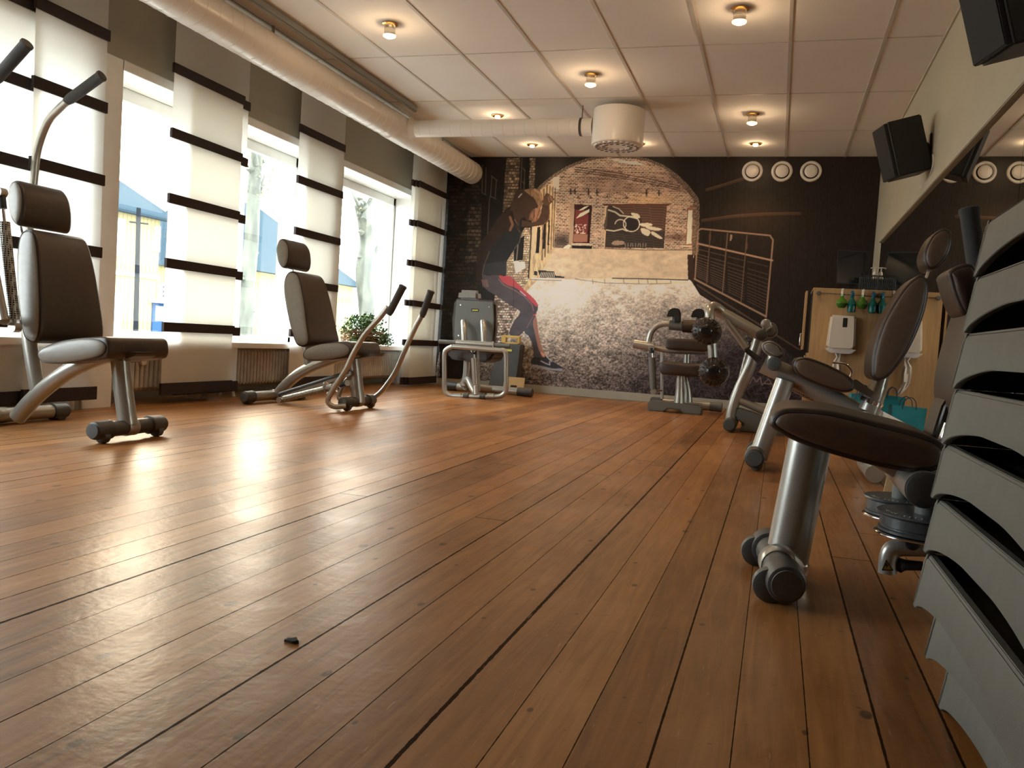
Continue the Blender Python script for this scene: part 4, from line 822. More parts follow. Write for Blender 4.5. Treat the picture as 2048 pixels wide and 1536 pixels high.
t = empty('leg_curl_machine', (-.3, 7.1, 0), 'exercise machine with two fat black rollers on a sloping beam, before the mural', 'exercise machine')
foot_bar(t, -.315, 6.85, 7.35, z=.062, r=.05)
MB().tube(Wp([(1461, 848), (1466, 815), (1478, 780), (1496, 742), (1509, 705), (1520, 672)], 7.1), .045, 22).build('front_leg', silver, t)
MB().prism([Vector((-.28, 7.02, .11)), Vector((-.27, 7.02, .19)), Vector((.12, 7.02, .09)), Vector((.14, 7.02, .0)), Vector((-.25, 7.02, .0)), Vector((-.22, 7.02, .06))], (0, .16, 0)).build('base_cover', mgrey, t, bevel=.012)
MB().tube([W(1432, 620, 7.0), W(1480, 646, 7.0), W(1523, 671, 7.0)], .046, 22).build('sloping_beam', silver, t)
disc(W(1523, 670, 6.95), .043).build('beam_cap', dgrey, t)
MB().tube([W(1523, 671, 6.952), W(1523, 671, 7.05)], .047, 20, smooth=False).build('beam_sleeve', silver, t)
MB().tube([W(1446, 624, 7.0), W(1432, 614, 6.95), W(1421, 614, 6.88), W(1419, 628, 6.84), W(1422, 660, 6.84), W(1428, 745, 6.84)], .037, 18).build('drop_tube', silver, t)
bolster(t, 1411, 662, 6.52, 6.80, .105); bolster(t, 1426, 744, 6.52, 6.80, .11)
MB().tube([W(1411, 662, 6.7), W(1419, 662, 6.84)], .02, 12).build('axle', chrome, t); MB().tube([W(1426, 744, 6.7), W(1428, 744, 6.84)], .02, 12).build('axle', chrome, t)
bolster(t, 1503, 688, 7.3, 7.55, .085); MB().tube([W(1503, 688, 7.32), W(1515, 685, 7.1)], .02, 12).build('axle', silver, t)
MB().tube([W(1452, 640, 6.98), W(1493, 696, 6.98)], .027, 16).build('strut', silver, t); MB().tube([W(1493, 700, 6.98), W(1512, 715, 6.98), W(1520, 722, 6.98)], [.02, .024, .03], 14).build('adjuster_knob', black, t)
MB().tube([W(1517, 672, 7.1), W(1536, 655, 7.2), W(1548, 655, 7.25)], .022, 14).build('pad_arm', silver, t)
MB().lathe(W(1532, 648, 7.15), (0, -1, 0), [(0, .04), (.03, .04), (.036, .03)], 22).build('pivot_cap', silver, t)
pad(t, 'knee_pad', [(1524, 668), (1526, 652), (1540, 644), (1552, 650), (1555, 664), (1545, 674), (1532, 674)], 7.22, 7.55, vinyl2, .02)
MB().tube([W(1495, 705, 7.18), W(1478, 770, 7.18)], .02, 12).build('perforated_sleeve', perf, t)
MB().tube([W(1476, 800, 7.1), Vector((.25, 7.1, .07))], .03, 12).build('floor_beam', silver, t); MB().tube([Vector((.25, 6.9, .05)), Vector((.25, 7.35, .05))], .045, 14).build('rear_foot', silver, t)

# machine 5: reclining seat
t = empty('leg_press_machine', (.25, 4.98, 0), 'exercise machine with a tilted brown seat and leaning backrest in front of the oak cabinet', 'exercise machine')
foot_bar(t, -.075, 4.72, 5.22, r=.052, z=.07)
MB().tube(Wp([(1516, 915), (1542, 840), (1571, 760)], 4.95), .052, 26).build('front_leg', silver, t)
MB().tube(Wp([(1527, 727), (1600, 762), (1690, 812), (1740, 836)], 5.0), .055, 24).build('main_beam', silver, t)
disc(W(1548, 728, 4.78), .037).build('beam_cap', capg, t); MB().tube([W(1548, 728, 4.783), W(1548, 728, 5.1)], .035, 20, smooth=False).build('cross_tube', silver, t)
pad(t, 'knee_pad', [(1523, 690), (1530, 683), (1543, 682), (1558, 690), (1567, 703), (1565, 715), (1553, 717), (1537, 711), (1526, 702)], 4.80, 5.12, vinyl2, .02)
MB().tube([W(1545, 705, 4.95), W(1542, 728, 4.95)], .022, 12).build('pad_stem', silver, t)
pad(t, 'seat', [(1586, 728), (1593, 717), (1615, 715), (1655, 729), (1695, 750), (1710, 767), (1705, 782), (1682, 785), (1645, 774), (1605, 757), (1589, 742)], 4.75, 5.20, vinyl, .022, side=vinyl3)
MB().tube(Wp([(1665, 725), (1690, 728), (1703, 742), (1700, 757)], 5.24), .006, 8).build('wire_handle', chrome, t)
pad(t, 'backrest', [(1742, 742), (1747, 700), (1768, 640), (1806, 578), (1836, 550), (1853, 551), (1860, 580), (1848, 635), (1819, 700), (1784, 748), (1760, 762), (1746, 757)], 4.75, 5.15, vinyl, .024, taper=.2, side=vinyl3)
pad(t, 'headrest', [(1848, 525), (1848, 502), (1864, 471), (1886, 456), (1902, 461), (1906, 483), (1896, 513), (1876, 535), (1858, 539)], 4.84, 5.08, vinyl, .022, taper=.1, side=vinyl3)
for yy in (4.92, 5.02): MB().tube([W(1852, 556, yy), W(1862, 530, yy)], .007, 8).build('headrest_rod', chrome, t)
MB().tube([W(1768, 735, 4.95), W(1752, 785, 4.95), W(1738, 822, 4.95)], [.035, .05, .055], 22).build('back_post', silver, t)
MB().tube([W(1745, 800, 4.95), W(1741, 808, 4.95)], .062, 22, smooth=False).build('post_collar', chrome, t)
MB().prism(Wp([(1704, 762), (1712, 758), (1748, 784), (1742, 796), (1703, 775)], 4.86), (0, .012, 0)).build('side_bracket', mgrey, t, bevel=.003)
MB().tube([W(1583, 768, 5.1), W(1662, 808, 5.1)], .036, 20, smooth=False).build('perforated_sleeve', perf, t)
MB().tube([W(1560, 752, 5.1), W(1583, 768, 5.1)], .012, 10).build('shock_rod', chrome, t); MB().tube([W(1662, 808, 5.1), W(1725, 842, 5.0)], .02, 10).build('shock_tail', woodend, t)
MB().tube([W(1738, 822, 4.97), Vector((.52, 4.97, .06))], .05, 18).build('rear_post', silver, t); MB().tube([Vector((.52, 4.72, .05)), Vector((.52, 5.22, .05))], .045, 16).build('rear_foot', silver, t)

# machine 6: foreground
t = empty('pulley_bench_machine', (.25, 2.5, 0), 'exercise machine in the right foreground with a large dark brown seat and round discs beneath', 'exercise machine')
foot_bar(t, .066, 2.20, 2.68, z=.060, r=.048, yc=2.42, x1=.012, wx=-.034, wr=.043)
MB().tube(Wp([(1570, 1135), (1593, 1020), (1624, 866)], 2.5), .058, 32).build('front_leg', silver, t)
MB().tube([W(1577, 1120, 2.5)+Vector((-.003, 0, 0)), W(1573, 1140, 2.5)+Vector((-.003, 0, 0))], .0605, 32, smooth=False).build('leg_collar', chrome, t)
MB().tube([W(1573, 1138, 2.5), Vector((.042, 2.42, .065))], [.058, .05], 28).build('leg_foot', silver, t)
pad(t, 'seat', [(1540, 852), (1541, 835), (1557, 820), (1590, 815), (1660, 821), (1750, 842), (1850, 868), (1890, 890), (1899, 918), (1881, 940), (1840, 948), (1760, 936), (1655, 907), (1598, 887), (1560, 868)], 2.30, 2.72, vinyl, .024, side=vinyl3)
MB().tube([W(1625, 872, 2.5), W(1720, 888, 2.5), W(1800, 925, 2.5), W(1860, 962, 2.5), W(1930, 975, 2.5)], [.036, .038, .044, .046, .046], 22).build('main_beam', silver, t)
bc_ = W(1850, 980, 2.28); MB().tube([bc_, bc_+Vector((0, .45, 0))], .046, 26, smooth=False).build('cross_tube', silver, t); disc(bc_, .044).build('cross_cap', dgrey, t)
def spool(px, py, Y, r, nm='resistance_disc'):
    c = W(px, py, Y); s_ = empty
    o = MB().lathe(c, (0, 0, -1), [(0, r*.2), (.0, r), (.004, r*1.02), (.007, r), (.010, r*.93), (.034, r*.93), (.036, r*.9), (.040, r*.9), (.042, r*.96), (.048, r*.96)], 48).build(nm, disc_m, t)
    MB().lathe(c-Vector((0, 0, .050)), (0, 0, -1), [(0, r*.97), (.003, r*1.03), (.006, r*1.03), (.008, r*.9)], 48).build('chrome_plate', chrome, o)
    mb = MB()
    for k_ in range(14):
        if k_ % 5 == 4: continue
        a = PI*1.05+k_*.14; u = Vector((math.cos(a), math.sin(a), 0)); mb.obox(c+u*r*.8+Vector((0, 0, .0003)), (u, Vector((-u.y, u.x, 0)), Vector((0, 0, 1))), (.004, .0016, .0006))
    mb.build('printed_scale', white_p, o)
    return c
disc_m = noisy(mat('slate_plastic', (.055, .062, .066), .33), (.05, .057, .06), (.062, .07, .074), 80)
c1 = spool(1806, 996, 2.72, .105); c2 = spool(1856, 1028, 2.34, .118)
for c in (c1, c2):
    MB().tube([c+Vector((.0, 0, 0)), c+Vector((0, 0, .045))], .031, 22, smooth=False).build('spindle_sleeve', mgrey, t); MB().tube([c+Vector((0, 0, .045)), c+Vector((0, 0, .10))], .023, 20, smooth=False).build('spindle', silver, t)
MB().tube([W(1866, 1096, 2.34), W(1825, 1095, 2.34), W(1800, 1095, 2.34), W(1784, 1100, 2.34), W(1777, 1115, 2.34), W(1775, 1146, 2.34)], .0225, 20).build('elbow_tube', silver, t)
MB().tube([W(1850, 1092, 2.34), W(1960, 1100, 2.34)], .024, 16).build('lower_beam', silver, t)
MB().lathe(W(1822, 1082, 2.30), (0, -1, 0), [(0, .012), (.012, .017), (.03, .017), (.033, .012)], 18).build('lock_knob', mat('blue_black_knob', (.015, .02, .035), .4), t)
MB().tube([W(1788, 1130, 2.34), W(1800, 1130, 2.34), W(1812, 1130, 2.34), W(1845, 1132, 2.34)], [.012, .02, .014, .012], 14).build('hose_fitting', black, t)
tr = MB().prism(Wp([(1772.5, 1120), (1765, 1139), (1786, 1140)], 2.313), (0, .003, 0)).build('warning_label', mat('warning_yellow', (.75, .58, .05), .5), t)
mk = MB()
for q in ([(1772.5, 1119), (1764, 1140), (1765.8, 1140), (1773, 1122)], [(1772.5, 1119), (1787, 1141), (1785, 1141), (1772.5, 1122)], [(1764, 1141), (1787, 1141.5), (1787, 1139.8), (1764, 1139.2)], [(1773.5, 1126), (1770, 1132), (1773.5, 1132), (1771.5, 1137), (1777.5, 1130.5), (1774.5, 1130.5)]): mk.prism(Wp(q, 2.311), (0, .002, 0))
mk.build('warning_mark', black, tr)
pad(t, 'backrest', [(1932, 848), (1922, 800), (1926, 745), (1942, 680), (1965, 610), (1985, 565), (2025, 545), (2045, 575), (2030, 640), (2000, 720), (1975, 800), (1965, 850), (1948, 862)], 2.30, 2.70, vinyl, .024, taper=.1)
pad(t, 'headrest', [(1898, 560), (1896, 545), (1912, 532), (1938, 526), (1952, 534), (1965, 570), (1960, 610), (1945, 628), (1925, 628), (1908, 595)], 2.46, 2.64, vinyl, .018, piping=False)
MB().tube([W(1893, 885, 2.42), W(1906, 850, 2.42)], .022, 20).build('back_hinge', chrome, t)
MB().prism(Wp([(1862, 880), (1884, 812), (1906, 778), (1930, 806), (1905, 850), (1886, 900)], 2.50), (0, .16, 0)).build('back_bracket', vinyl, t, bevel=.01, seg=3)
MB().tube([W(1880, 960, 2.5), W(1890, 900, 2.52), W(1930, 800, 2.6)], .035, 18).build('back_post', silver, t)
lever(t, [W(2010, 820, 2.62), W(1990, 700, 2.62), W(1966, 600, 2.62)], .018, W(1964, 610, 2.62), W(1938, 420, 2.62))
MB().tube([W(1990, 700, 2.62), W(2010, 820, 2.62), W(1980, 960, 2.6), W(1920, 975, 2.5)], .022, 14).build('lever_root', silver, t)
rp = W(1935, 972, 2.5); MB().tube([rp, Vector((rp.x+.02, 2.5, .05))], .045, 18).build('rear_post', silver, t); MB().tube([Vector((rp.x+.02, 2.25, .05)), Vector((rp.x+.02, 2.75, .05))], .045, 16).build('rear_foot', silver, t)
t = empty('info_card', WZ(1785, 990, 0), 'small beige card on the floor behind the discs of the foreground machine', 'card')
c = WZ(1788, 996, 0); MB().prism([c+Vector((-.05, 0, 0)), c+Vector((.11, .03, 0)), c+Vector((.11, .06, .12)), c+Vector((-.03, .03, .12))], (0, .012, 0)).build('card_body', woodend, t, bevel=.002)

# ------------------------------------------------------------------ stack of step boards
def step_board():
    """0.70 x 0.40 board with arched sides; origin at the far left foot corner"""
    L, Wd, h, sl = .72, .40, .0965, .014; v = []; f = []
    th = .012
    # long side profile along y (0 .. -L): bottom line with an arch
    ny = 40
    def zb(u):
        if u < .035 or u > .965: return 0
        s = (u-.035)/.93; return .036*min(1, (math.sin(PI*s))**.55*1.05)
    mb = MB()
    for (xa, xb) in ((0, sl), (Wd, Wd-sl)):
        sg = 1 if xb > xa else -1; v = []; f = []
        for i in range(ny+1):
            u = i/ny; u = .5-.5*math.cos(PI*u) if True else u
            y = -L*u; b_ = zb(u)
            for xo in (0, th*sg):
                v.append((xa+(xb-xa)*b_/h+xo, y, b_)); v.append((xa+(xb-xa)*.9+xo, y, h*.9)); v.append((xb+.004*sg+xo, y, h))
        for i in range(ny):
            a = i*6; c = a+6
            for p, q in ((0, 1), (1, 2)): f += [(a+p, c+p, c+q, a+q), (a+3+p, a+3+q, c+3+q, c+3+p)]
            f += [(a, a+3, c+3, c), (a+2, c+2, c+5, a+5)]
        f += [(0, 1, 4, 3), (1, 2, 5, 4)]; e_ = ny*6; f += [(e_, e_+3, e_+4, e_+1), (e_+1, e_+4, e_+5, e_+2)]
        mb.add(v, f)
    for ya, s_ in ((0, -1), (-L, 1)):   # short ends
        mb.add([(0.0, ya, 0), (Wd, ya, 0), (Wd-sl, ya+s_*.008, h), (sl, ya+s_*.008, h), (0, ya+s_*th, 0), (Wd, ya+s_*th, 0), (Wd-sl, ya+s_*(.008+th), h), (sl, ya+s_*(.008+th), h)],
               [(0, 1, 2, 3), (4, 7, 6, 5), (0, 4, 5, 1), (3, 2, 6, 7), (0, 3, 7, 4), (1, 5, 6, 2)])
    mb.add([(sl, -.008, h-.004), (Wd-sl, -.008, h-.004), (Wd-sl, -L+.008, h-.004), (sl, -L+.008, h-.004), (sl+.03, -.04, h-.022), (Wd-sl-.03, -.04, h-.022), (Wd-sl-.03, -L+.04, h-.022), (sl+.03, -L+.04, h-.022)],
           [(0, 1, 5, 4), (1, 2, 6, 5), (2, 3, 7, 6), (3, 0, 4, 7), (4, 5, 6, 7)])
    return mb
YS = 1.66
offs = [.318, .283, .252, .262, .266, .274, .282, .290, .300]
ordn = ['bottom', 'second from the bottom', 'third from the bottom, sticking out furthest', 'fourth from the bottom', 'fifth from the bottom, the middle one', 'fourth from the top', 'third from the top', 'second from the top', 'topmost']
ang = [.02, .035, .0, .012, .005, .0, -.006, .004, -.01]
first = None
for i in range(9):
    if first is None:
        first = o = step_board().build('step_board', step_m, bevel=.0025, smooth=True)
    else: o = first.copy(); col.objects.link(o)
    o.location = (offs[i]+.012, YS+[.06, .03, 0, .01, .01, .005, 0, -.005, .0][i], i*.0975+.0); o.rotation_euler = (0, 0, ang[i])
    thing(o, 'grey plastic step board in the right stack, %s' % ordn[i], 'step board', 'stacked grey step boards')

# ------------------------------------------------------------------ loudspeakers on the right wall
def speaker(c, yaw, tilt, dims, wallp, lab):
    t = empty('wall_speaker', c, lab, 'loudspeaker', 'black wall loudspeakers')
    R = Matrix.Rotation(yaw, 3, 'Z') @ Matrix.Rotation(tilt, 3, 'Y')
    ax = [R @ Vector(a) for a in ((1, 0, 0), (0, 1, 0), (0, 0, 1))]; c = Vector(c); dx, dy, dz = dims
    MB().obox(c, ax, (dx, dy, dz)).build('cabinet', black, t, bevel=.008)
    MB().obox(c-ax[0]*(dx+.012), ax, (.012, dy-.004, dz-.006)).build('grille', mat('speaker_grille', (.010, .010, .011), .8), t, bevel=.004)
    MB().obox(c-ax[0]*(dx+.0)-ax[1]*(dy+.0005), ax, (.003, .001, dz-.004)).build('front_seam', capg, t)
    b = c+ax[0]*dx; w_ = Vector(wallp)
    MB().tube([b, (b+w_)/2+Vector((0, 0, -.005)), w_], .016, 12).build('bracket_arm', black, t)
    MB().lathe((b+w_)/2-Vector((0, .02, 0)), (0, 1, 0), [(0, .024), (.04, .024)], 16).build('ball_joint', black, t)
    MB().obox(w_-Vector((.006, 0, .02)), ((1, 0, 0), (0, 1, 0), (0, 0, 1)), (.006, .03, .11)).build('wall_plate', black, t, bevel=.002)
    return t
speaker(W(1812, 290, 6.3)+Vector((0, .12, 0)), math.radians(13), math.radians(-17), (.112, .12, .185), (RX-.001, 6.46, 2.10), 'black loudspeaker on a wall bracket above the far end of the mirror')
speaker((.685, 3.32, 1.90), math.radians(13), math.radians(-17), (.115, .12, .19), (RX-.001, 3.40, 1.95), 'black loudspeaker cut off by the top right corner of the photo')
t = MB().tube([(RX-.003, 6.32, 2.02), (RX-.004, 6.25, 1.95), (RX-.004, 6.4, 1.88), (RX-.004, 6.62, 1.87), (RX-.004, 6.75, 1.885)], .0035, 8).build('speaker_wire', duct_m)
thing(fix(t, (RX, 6.4, 1.9)), 'thin white wire looping on the wall below the far loudspeaker', 'wire')

# ------------------------------------------------------------------ cabinet, monitor, bottles
PY = 9.02
t = empty('oak_cabinet', (.58, 9.4, 0), 'pale oak cabinet with a broad end panel in the far right corner', 'cabinet')
MB().box((.292, PY, 0), (RX-.002, PY+.022, 1.318)).build('end_panel', wood_m, t, smooth=False)
MB().box((.30, PY+.03, 0), (RX-.002, D-.03, 1.30)).build('carcass', mat('cabinet_inside', (.03, .025, .02), .7), t, smooth=False)
MB().box((.29, PY+.024, 1.302), (RX-.002, D-.025, 1.318)).build('cabinet_top', wood_m, t, smooth=False)
d = MB().box((.225, PY+.10, .70), (.245, PY+.40, 1.29)).build('door', wood_m, t, bevel=.002)
MB().tube([(.225, PY+.13, .86), (.205, PY+.13, .86), (.205, PY+.13, .74), (.225, PY+.13, .74)], .006, 8, smooth=False).build('handle', chrome, d)
d = MB().box((.278, PY+.02, .05), (.298, PY+.42, .67)).build('door', wood_m, t, bevel=.002)
MB().tube([(.278, PY+.05, .64), (.258, PY+.05, .64), (.258, PY+.05, .50), (.278, PY+.05, .50)], .006, 8, smooth=False).build('handle', chrome, d)
RZ = 1.262; ry = PY-.045
t = empty('towel_rail', (.6, ry, RZ), 'thin metal rail with round ends across the top of the oak cabinet panel', 'rail')
MB().tube([(.34, ry, RZ+.004), (RX-.02, ry, RZ-.01)], .005, 10).build('rod', mgrey, t)
for x in (.34, RX-.03): MB().tube([(x, ry, RZ), (x, PY, RZ)], .01, 12, smooth=False).build('mount', mgrey, t); MB().lathe((x, ry+.004, RZ), (0, -1, 0), [(0, .022), (.01, .024), (.016, .018)], 20).build('rosette', mgrey, t)
def spray(x, green, lab):
    cz = RZ-.085
    ry = globals()['ry']-.062
    t = empty('spray_bottle', (x, ry, cz), lab, 'spray bottle', 'spray bottles on the cabinet rail')
    if green:
        MB().lathe((x, ry, cz-.055), (0, 0, 1), [(0, .025), (.004, .034), (.03, .049), (.052, .051), (.078, .042), (.098, .018), (.115, .015)], 24).build('bottle', green_m, t)
        MB().lathe((x, ry, cz-.053), (0, 0, 1), [(0, .02), (.02, .040), (.045, .046), (.050, .01)], 20).build('liquid', green_l, t)
        MB().lathe((x, ry, cz+.058), (0, 0, 1), [(0, .017), (.022, .017)], 16).build('collar', green_l, t)
        MB().obox((x, ry-.01, cz+.105), ((1, 0, -.06), (0, 1, 0), (.06, 0, 1)), (.013, .03, .028)).build('trigger_head', white_p, t, bevel=.006)
        MB().tube([(x, ry-.03, cz+.11), (x, ry-.045, cz+.08), (x, ry-.04, cz+.06)], .005, 8).build('trigger', white_p, t)
        MB().tube([(x, ry+.02, cz+.12), (x, ry+.05, cz+.125), (x, ry+.060, cz+.105)], .004, 8).build('hook', white_p, t)
    else:
        MB().tube([(x, ry+.02, cz+.10), (x, ry+.05, cz+.105), (x, ry+.060, cz+.095)], .004, 8).build('hook', blue_m, t)
        o = MB().lathe((x, ry, cz-.092), (0, 0, 1), [(0, .03), (.006, .038), (.07, .042), (.10, .037), (.125, .022), (.14, .016), (.15, .016)], 10).build('bottle', teal_m, t)
        MB().lathe((x, ry, cz-.088), (0, 0, 1), [(0, .03), (.06, .038), (.075, .038)], 10).build('liquid', teal_l, t)
        MB().lathe((x, ry, cz+.056), (0, 0, 1), [(0, .018), (.022, .018)], 16).build('collar', blue_m, t)
        MB().obox((x, ry-.01, cz+.095), ((1, 0, .5), (0, 1, 0), (-.5, 0, 1)), (.012, .03, .022)).build('trigger_head', blue_m, t, bevel=.005)
        MB().tube([(x, ry-.03, cz+.10), (x-.012, ry-.045, cz+.07), (x-.01, ry-.04, cz+.05)], .005, 8).build('trigger', blue_m, t)
green_m = tglass('green_glass', (.2, .62, .08)); green_l = mat('green_liquid', (.08, .33, .03), .2); teal_m = tglass('teal_glass', (.02, .45, .42)); teal_l = mat('teal_liquid', (.01, .22, .22), .2); blue_m = mat('blue_plastic', (.01, .16, .30), .35)
for px, g, lab in ((1684, 1, 'round green spray bottle hanging leftmost on the cabinet rail'), (1704, 0, 'teal spray bottle hanging between the two green bottles'), (1725, 1, 'round green spray bottle hanging second from the mirror'), (1746, 0, 'teal spray bottle hanging nearest the mirror')):
    spray(W(px, 590, ry).x, g, lab)
t = empty('towel_dispenser', (.585, PY, .9), 'white paper towel dispenser with a dark window on the oak panel', 'paper dispenser')
a, b = W(1657, 632, PY-.06), W(1711, 704, PY-.06)
x0, x1, z1, z0 = W(1655, 660, PY-.05).x, W(1712, 660, PY-.05).x, W(1683, 631, PY-.05).z, W(1683, 700, PY-.05).z
cx = (x0+x1)/2; hw = (x1-x0)/2
MB().prism([(cx-hw*.86, 0+PY-.12, z1), (cx+hw*.9, PY-.12, z1-.005), (cx+hw, PY-.12, z0+.06), (cx+hw*.96, PY-.12, z0+.02), (cx+hw*.7, PY-.12, z0), (cx-hw*.7, PY-.12, z0), (cx-hw*.98, PY-.12, z0+.02), (cx-hw, PY-.12, z0+.06)], (0, .119, 0)).build('dispenser_body', mat('white_plastic', (.78, .74, .65), .4), t, bevel=.018, seg=4)
MB().box((cx+.0, PY-.123, z1-.115), (cx+.042, PY-.118, z1-.025)).build('level_window', black, t, bevel=.004)
MB().prism([(cx-.09, PY-.10, z0-.035), (cx+.10, PY-.10, z0-.035), (cx+.15, PY-.10, z0+.01), (cx-.15, PY-.10, z0+.01)], (0, .08, 0)).build('outlet', white_p, t, bevel=.008)
tp = []
pz = [(0, 0, 0), (.01, .01, -.04), (-.004, 0, -.09), (.002, -.01, -.16), (.0, .0, -.24), (.016, .01, -.30), (.05, .0, -.36)]
v = []; f = []
for i, (dx, dy, dz) in enumerate(pz):
    w_ = (.03, .018, .035, .042, .036, .03, .02)[i]
    for k_ in range(5): v.append((cx-.02+dx+(k_-2)/2*w_, PY-.06+dy+.012*math.cos(k_*2.2+i), z0-.03+dz))
for i in range(len(pz)-1):
    for k_ in range(4): a_ = i*5+k_; f.append((a_, a_+1, a_+6, a_+5))
o = MB().add(v, f).build('paper_towel', mat('white_paper', (.8, .77, .7), .8), t); sm_ = o.modifiers.new('thick', 'SOLIDIFY'); sm_.thickness = .002
t = empty('monitor', (.66, 9.22, 1.318), 'dark switched-off monitor standing on the oak cabinet', 'monitor')
a = W(1673, 566, 9.16); b = W(1739, 501, 9.16)
q = [Vector((W(1673, 565, 9.16).x, 9.16, W(1673, 566, 9.16).z)), Vector((W(1738, 560, 9.24).x, 9.24, W(1673, 566, 9.16).z)), Vector((W(1738, 501, 9.24).x, 9.26, 1.715)), Vector((W(1675, 508, 9.16).x, 9.18, 1.715))]
MB().prism(q, (0, .03, 0)).build('screen_housing', black, t, bevel=.004)
nrm = (q[1]-q[0]).cross(q[3]-q[0]).normalized(); nrm = -nrm if nrm.y > 0 else nrm
cc = sum(q, Vector())/4; MB().prism([cc+(p-cc)*.95+nrm*.002 for p in q], -nrm*.001).build('screen', mat('dark_blue_screen', (.008, .012, .02), .12), t)
MB().prism([cc+(p-cc)*Vector((1, 1, 1)).x*1.004+nrm*.0005 for p in q], -nrm*.001).build('bezel_edge', mat('blue_grey_bezel', (.03, .045, .06), .3), t)
MB().box((cc.x-.03, 9.22, 1.335), (cc.x+.03, 9.24, 1.5)).build('stand_neck', black, t); MB().box((cc.x-.1, 9.16, 1.318), (cc.x+.1, 9.32, 1.336)).build('stand_foot', black, t, bevel=.004)
t = empty('wire_basket', (.81, 9.10, 1.318), 'black lace basket on the oak cabinet against the mirror', 'basket')
mb = MB(); bx0, bx1, by0, by1, bz = .715, RX-.012, 9.05, 9.15, 1.45
for i in range(9):
    for s_ in (1, -1):
        mb.tube([(bx0+(bx1-bx0)*i/8, by0, 1.322), (min(bx1, max(bx0, bx0+(bx1-bx0)*(i+1.6*s_)/8)), by0, bz)], .003, 6); mb.tube([(bx0+(bx1-bx0)*i/8, by1, 1.322), (min(bx1, max(bx0, bx0+(bx1-bx0)*(i+1.6*s_)/8)), by1, bz)], .003, 6)
mb.box((bx0, by0-.002, bz), (bx1, by0+.002, bz+.012)); mb.box((bx0, by1-.002, bz), (bx1, by1+.002, bz+.012)); mb.box((bx0, by0, 1.319), (bx1, by1, 1.324)); mb.box((bx0, by0+.02, 1.324), (bx1, by0+.023, bz-.02))
mb.build('wire_mesh', black, t)
bp = W(1750, 545, 9.1); t = empty('pump_bottle', (bp.x, 9.11, 1.325), 'small pump bottle with a white nozzle in the black basket', 'pump bottle')
MB().lathe((bp.x, 9.11, 1.325), (0, 0, 1), [(0, .022), (.005, .026), (.12, .026), (.14, .012)], 20).build('bottle', mat('white_bottle', (.6, .58, .5), .4), t)
MB().lathe((bp.x, 9.11, 1.465), (0, 0, 1), [(0, .012), (.01, .02), (.035, .014), (.04, .006), (.075, .006)], 16).build('pump_collar', white_p, t)
MB().tube([(bp.x-.04, 9.09, 1.535), (bp.x-.01, 9.105, 1.542), (bp.x+.02, 9.11, 1.54)], .006, 8).build('nozzle', white_p, t)
teal_bag = noisy(mat('turquoise_paper', (.02, .33, .42), .55), (.017, .30, .385), (.024, .36, .45), 8)
for i, (x, y, w_, h_, r_) in enumerate(((.755, 8.25, .105, .33, .06), (.69, 7.75, .135, .27, -.08))):
    t = empty('paper_bag', (x, y, 0), ('turquoise paper bag with string handles seen in the mirror, taller and further back' if i == 0 else 'turquoise paper bag with string handles seen in the mirror, in front of the other'), 'bag', 'turquoise paper bags by the mirror')
    c = Vector((x, y, 0)); ax = (Vector((math.cos(r_), math.sin(r_), 0)), Vector((-math.sin(r_), math.cos(r_), 0)))
    mb = MB(); P = lambda a, b, z: c+ax[0]*a+ax[1]*b+Vector((0, 0, z)); d_ = .07
    mb.add([P(-w_*.85, -d_, 0), P(w_*.85, -d_, 0), P(w_*.85, d_, 0), P(-w_*.85, d_, 0), P(-w_, -d_, h_), P(w_, -d_, h_+.01), P(w_, d_, h_), P(-w_, d_, h_-.005)], [(0, 3, 2, 1), (0, 1, 5, 4), (1, 2, 6, 5), (2, 3, 7, 6), (3, 0, 4, 7)])
    o = mb.build('bag_body', teal_bag, t, smooth=False); sm_ = o.modifiers.new('thick', 'SOLIDIFY'); sm_.thickness = .0025
    for b_ in (-d_, d_): MB().tube([P(-w_*.4, b_, h_-.02), P(-w_*.3, b_, h_+.05), P(0, b_*1.2, h_+.08), P(w_*.3, b_, h_+.05), P(w_*.4, b_, h_-.02)], .004, 8).build('string_handle', mat('slate_cord', (.05, .09, .12), .6), t)

# small dark stone chip on the floor
c = WZ(585, 1284, 0); mb = MB()
rg = [(-.016, -.006), (-.013, .003), (-.004, .009), (.002, .012), (.010, .005), (.017, -.004), (.004, -.009)]
mb.add([(c.x+a, c.y+b, .0005) for a, b in rg]+[(c.x+a*.9, c.y+b*.9, .005+.002*(i % 2)) for i, (a, b) in enumerate(rg)]+[(c.x, c.y, .009)], [(i, (i+1) % 7, 7+(i+1) % 7, 7+i) for i in range(7)]+[(7+i, 7+(i+1) % 7, 14) for i in range(7)]+[tuple(range(6, -1, -1))])
o = mb.build('stone_chip', noisy(mat('slate_chip', (.06, .06, .06), .8), (.03, .03, .03), (.12, .12, .12), 400), smooth=False); thing(fix(o, (c.x, c.y, 0)), 'small dark chip of debris lying alone on the bare floor boards', 'debris')

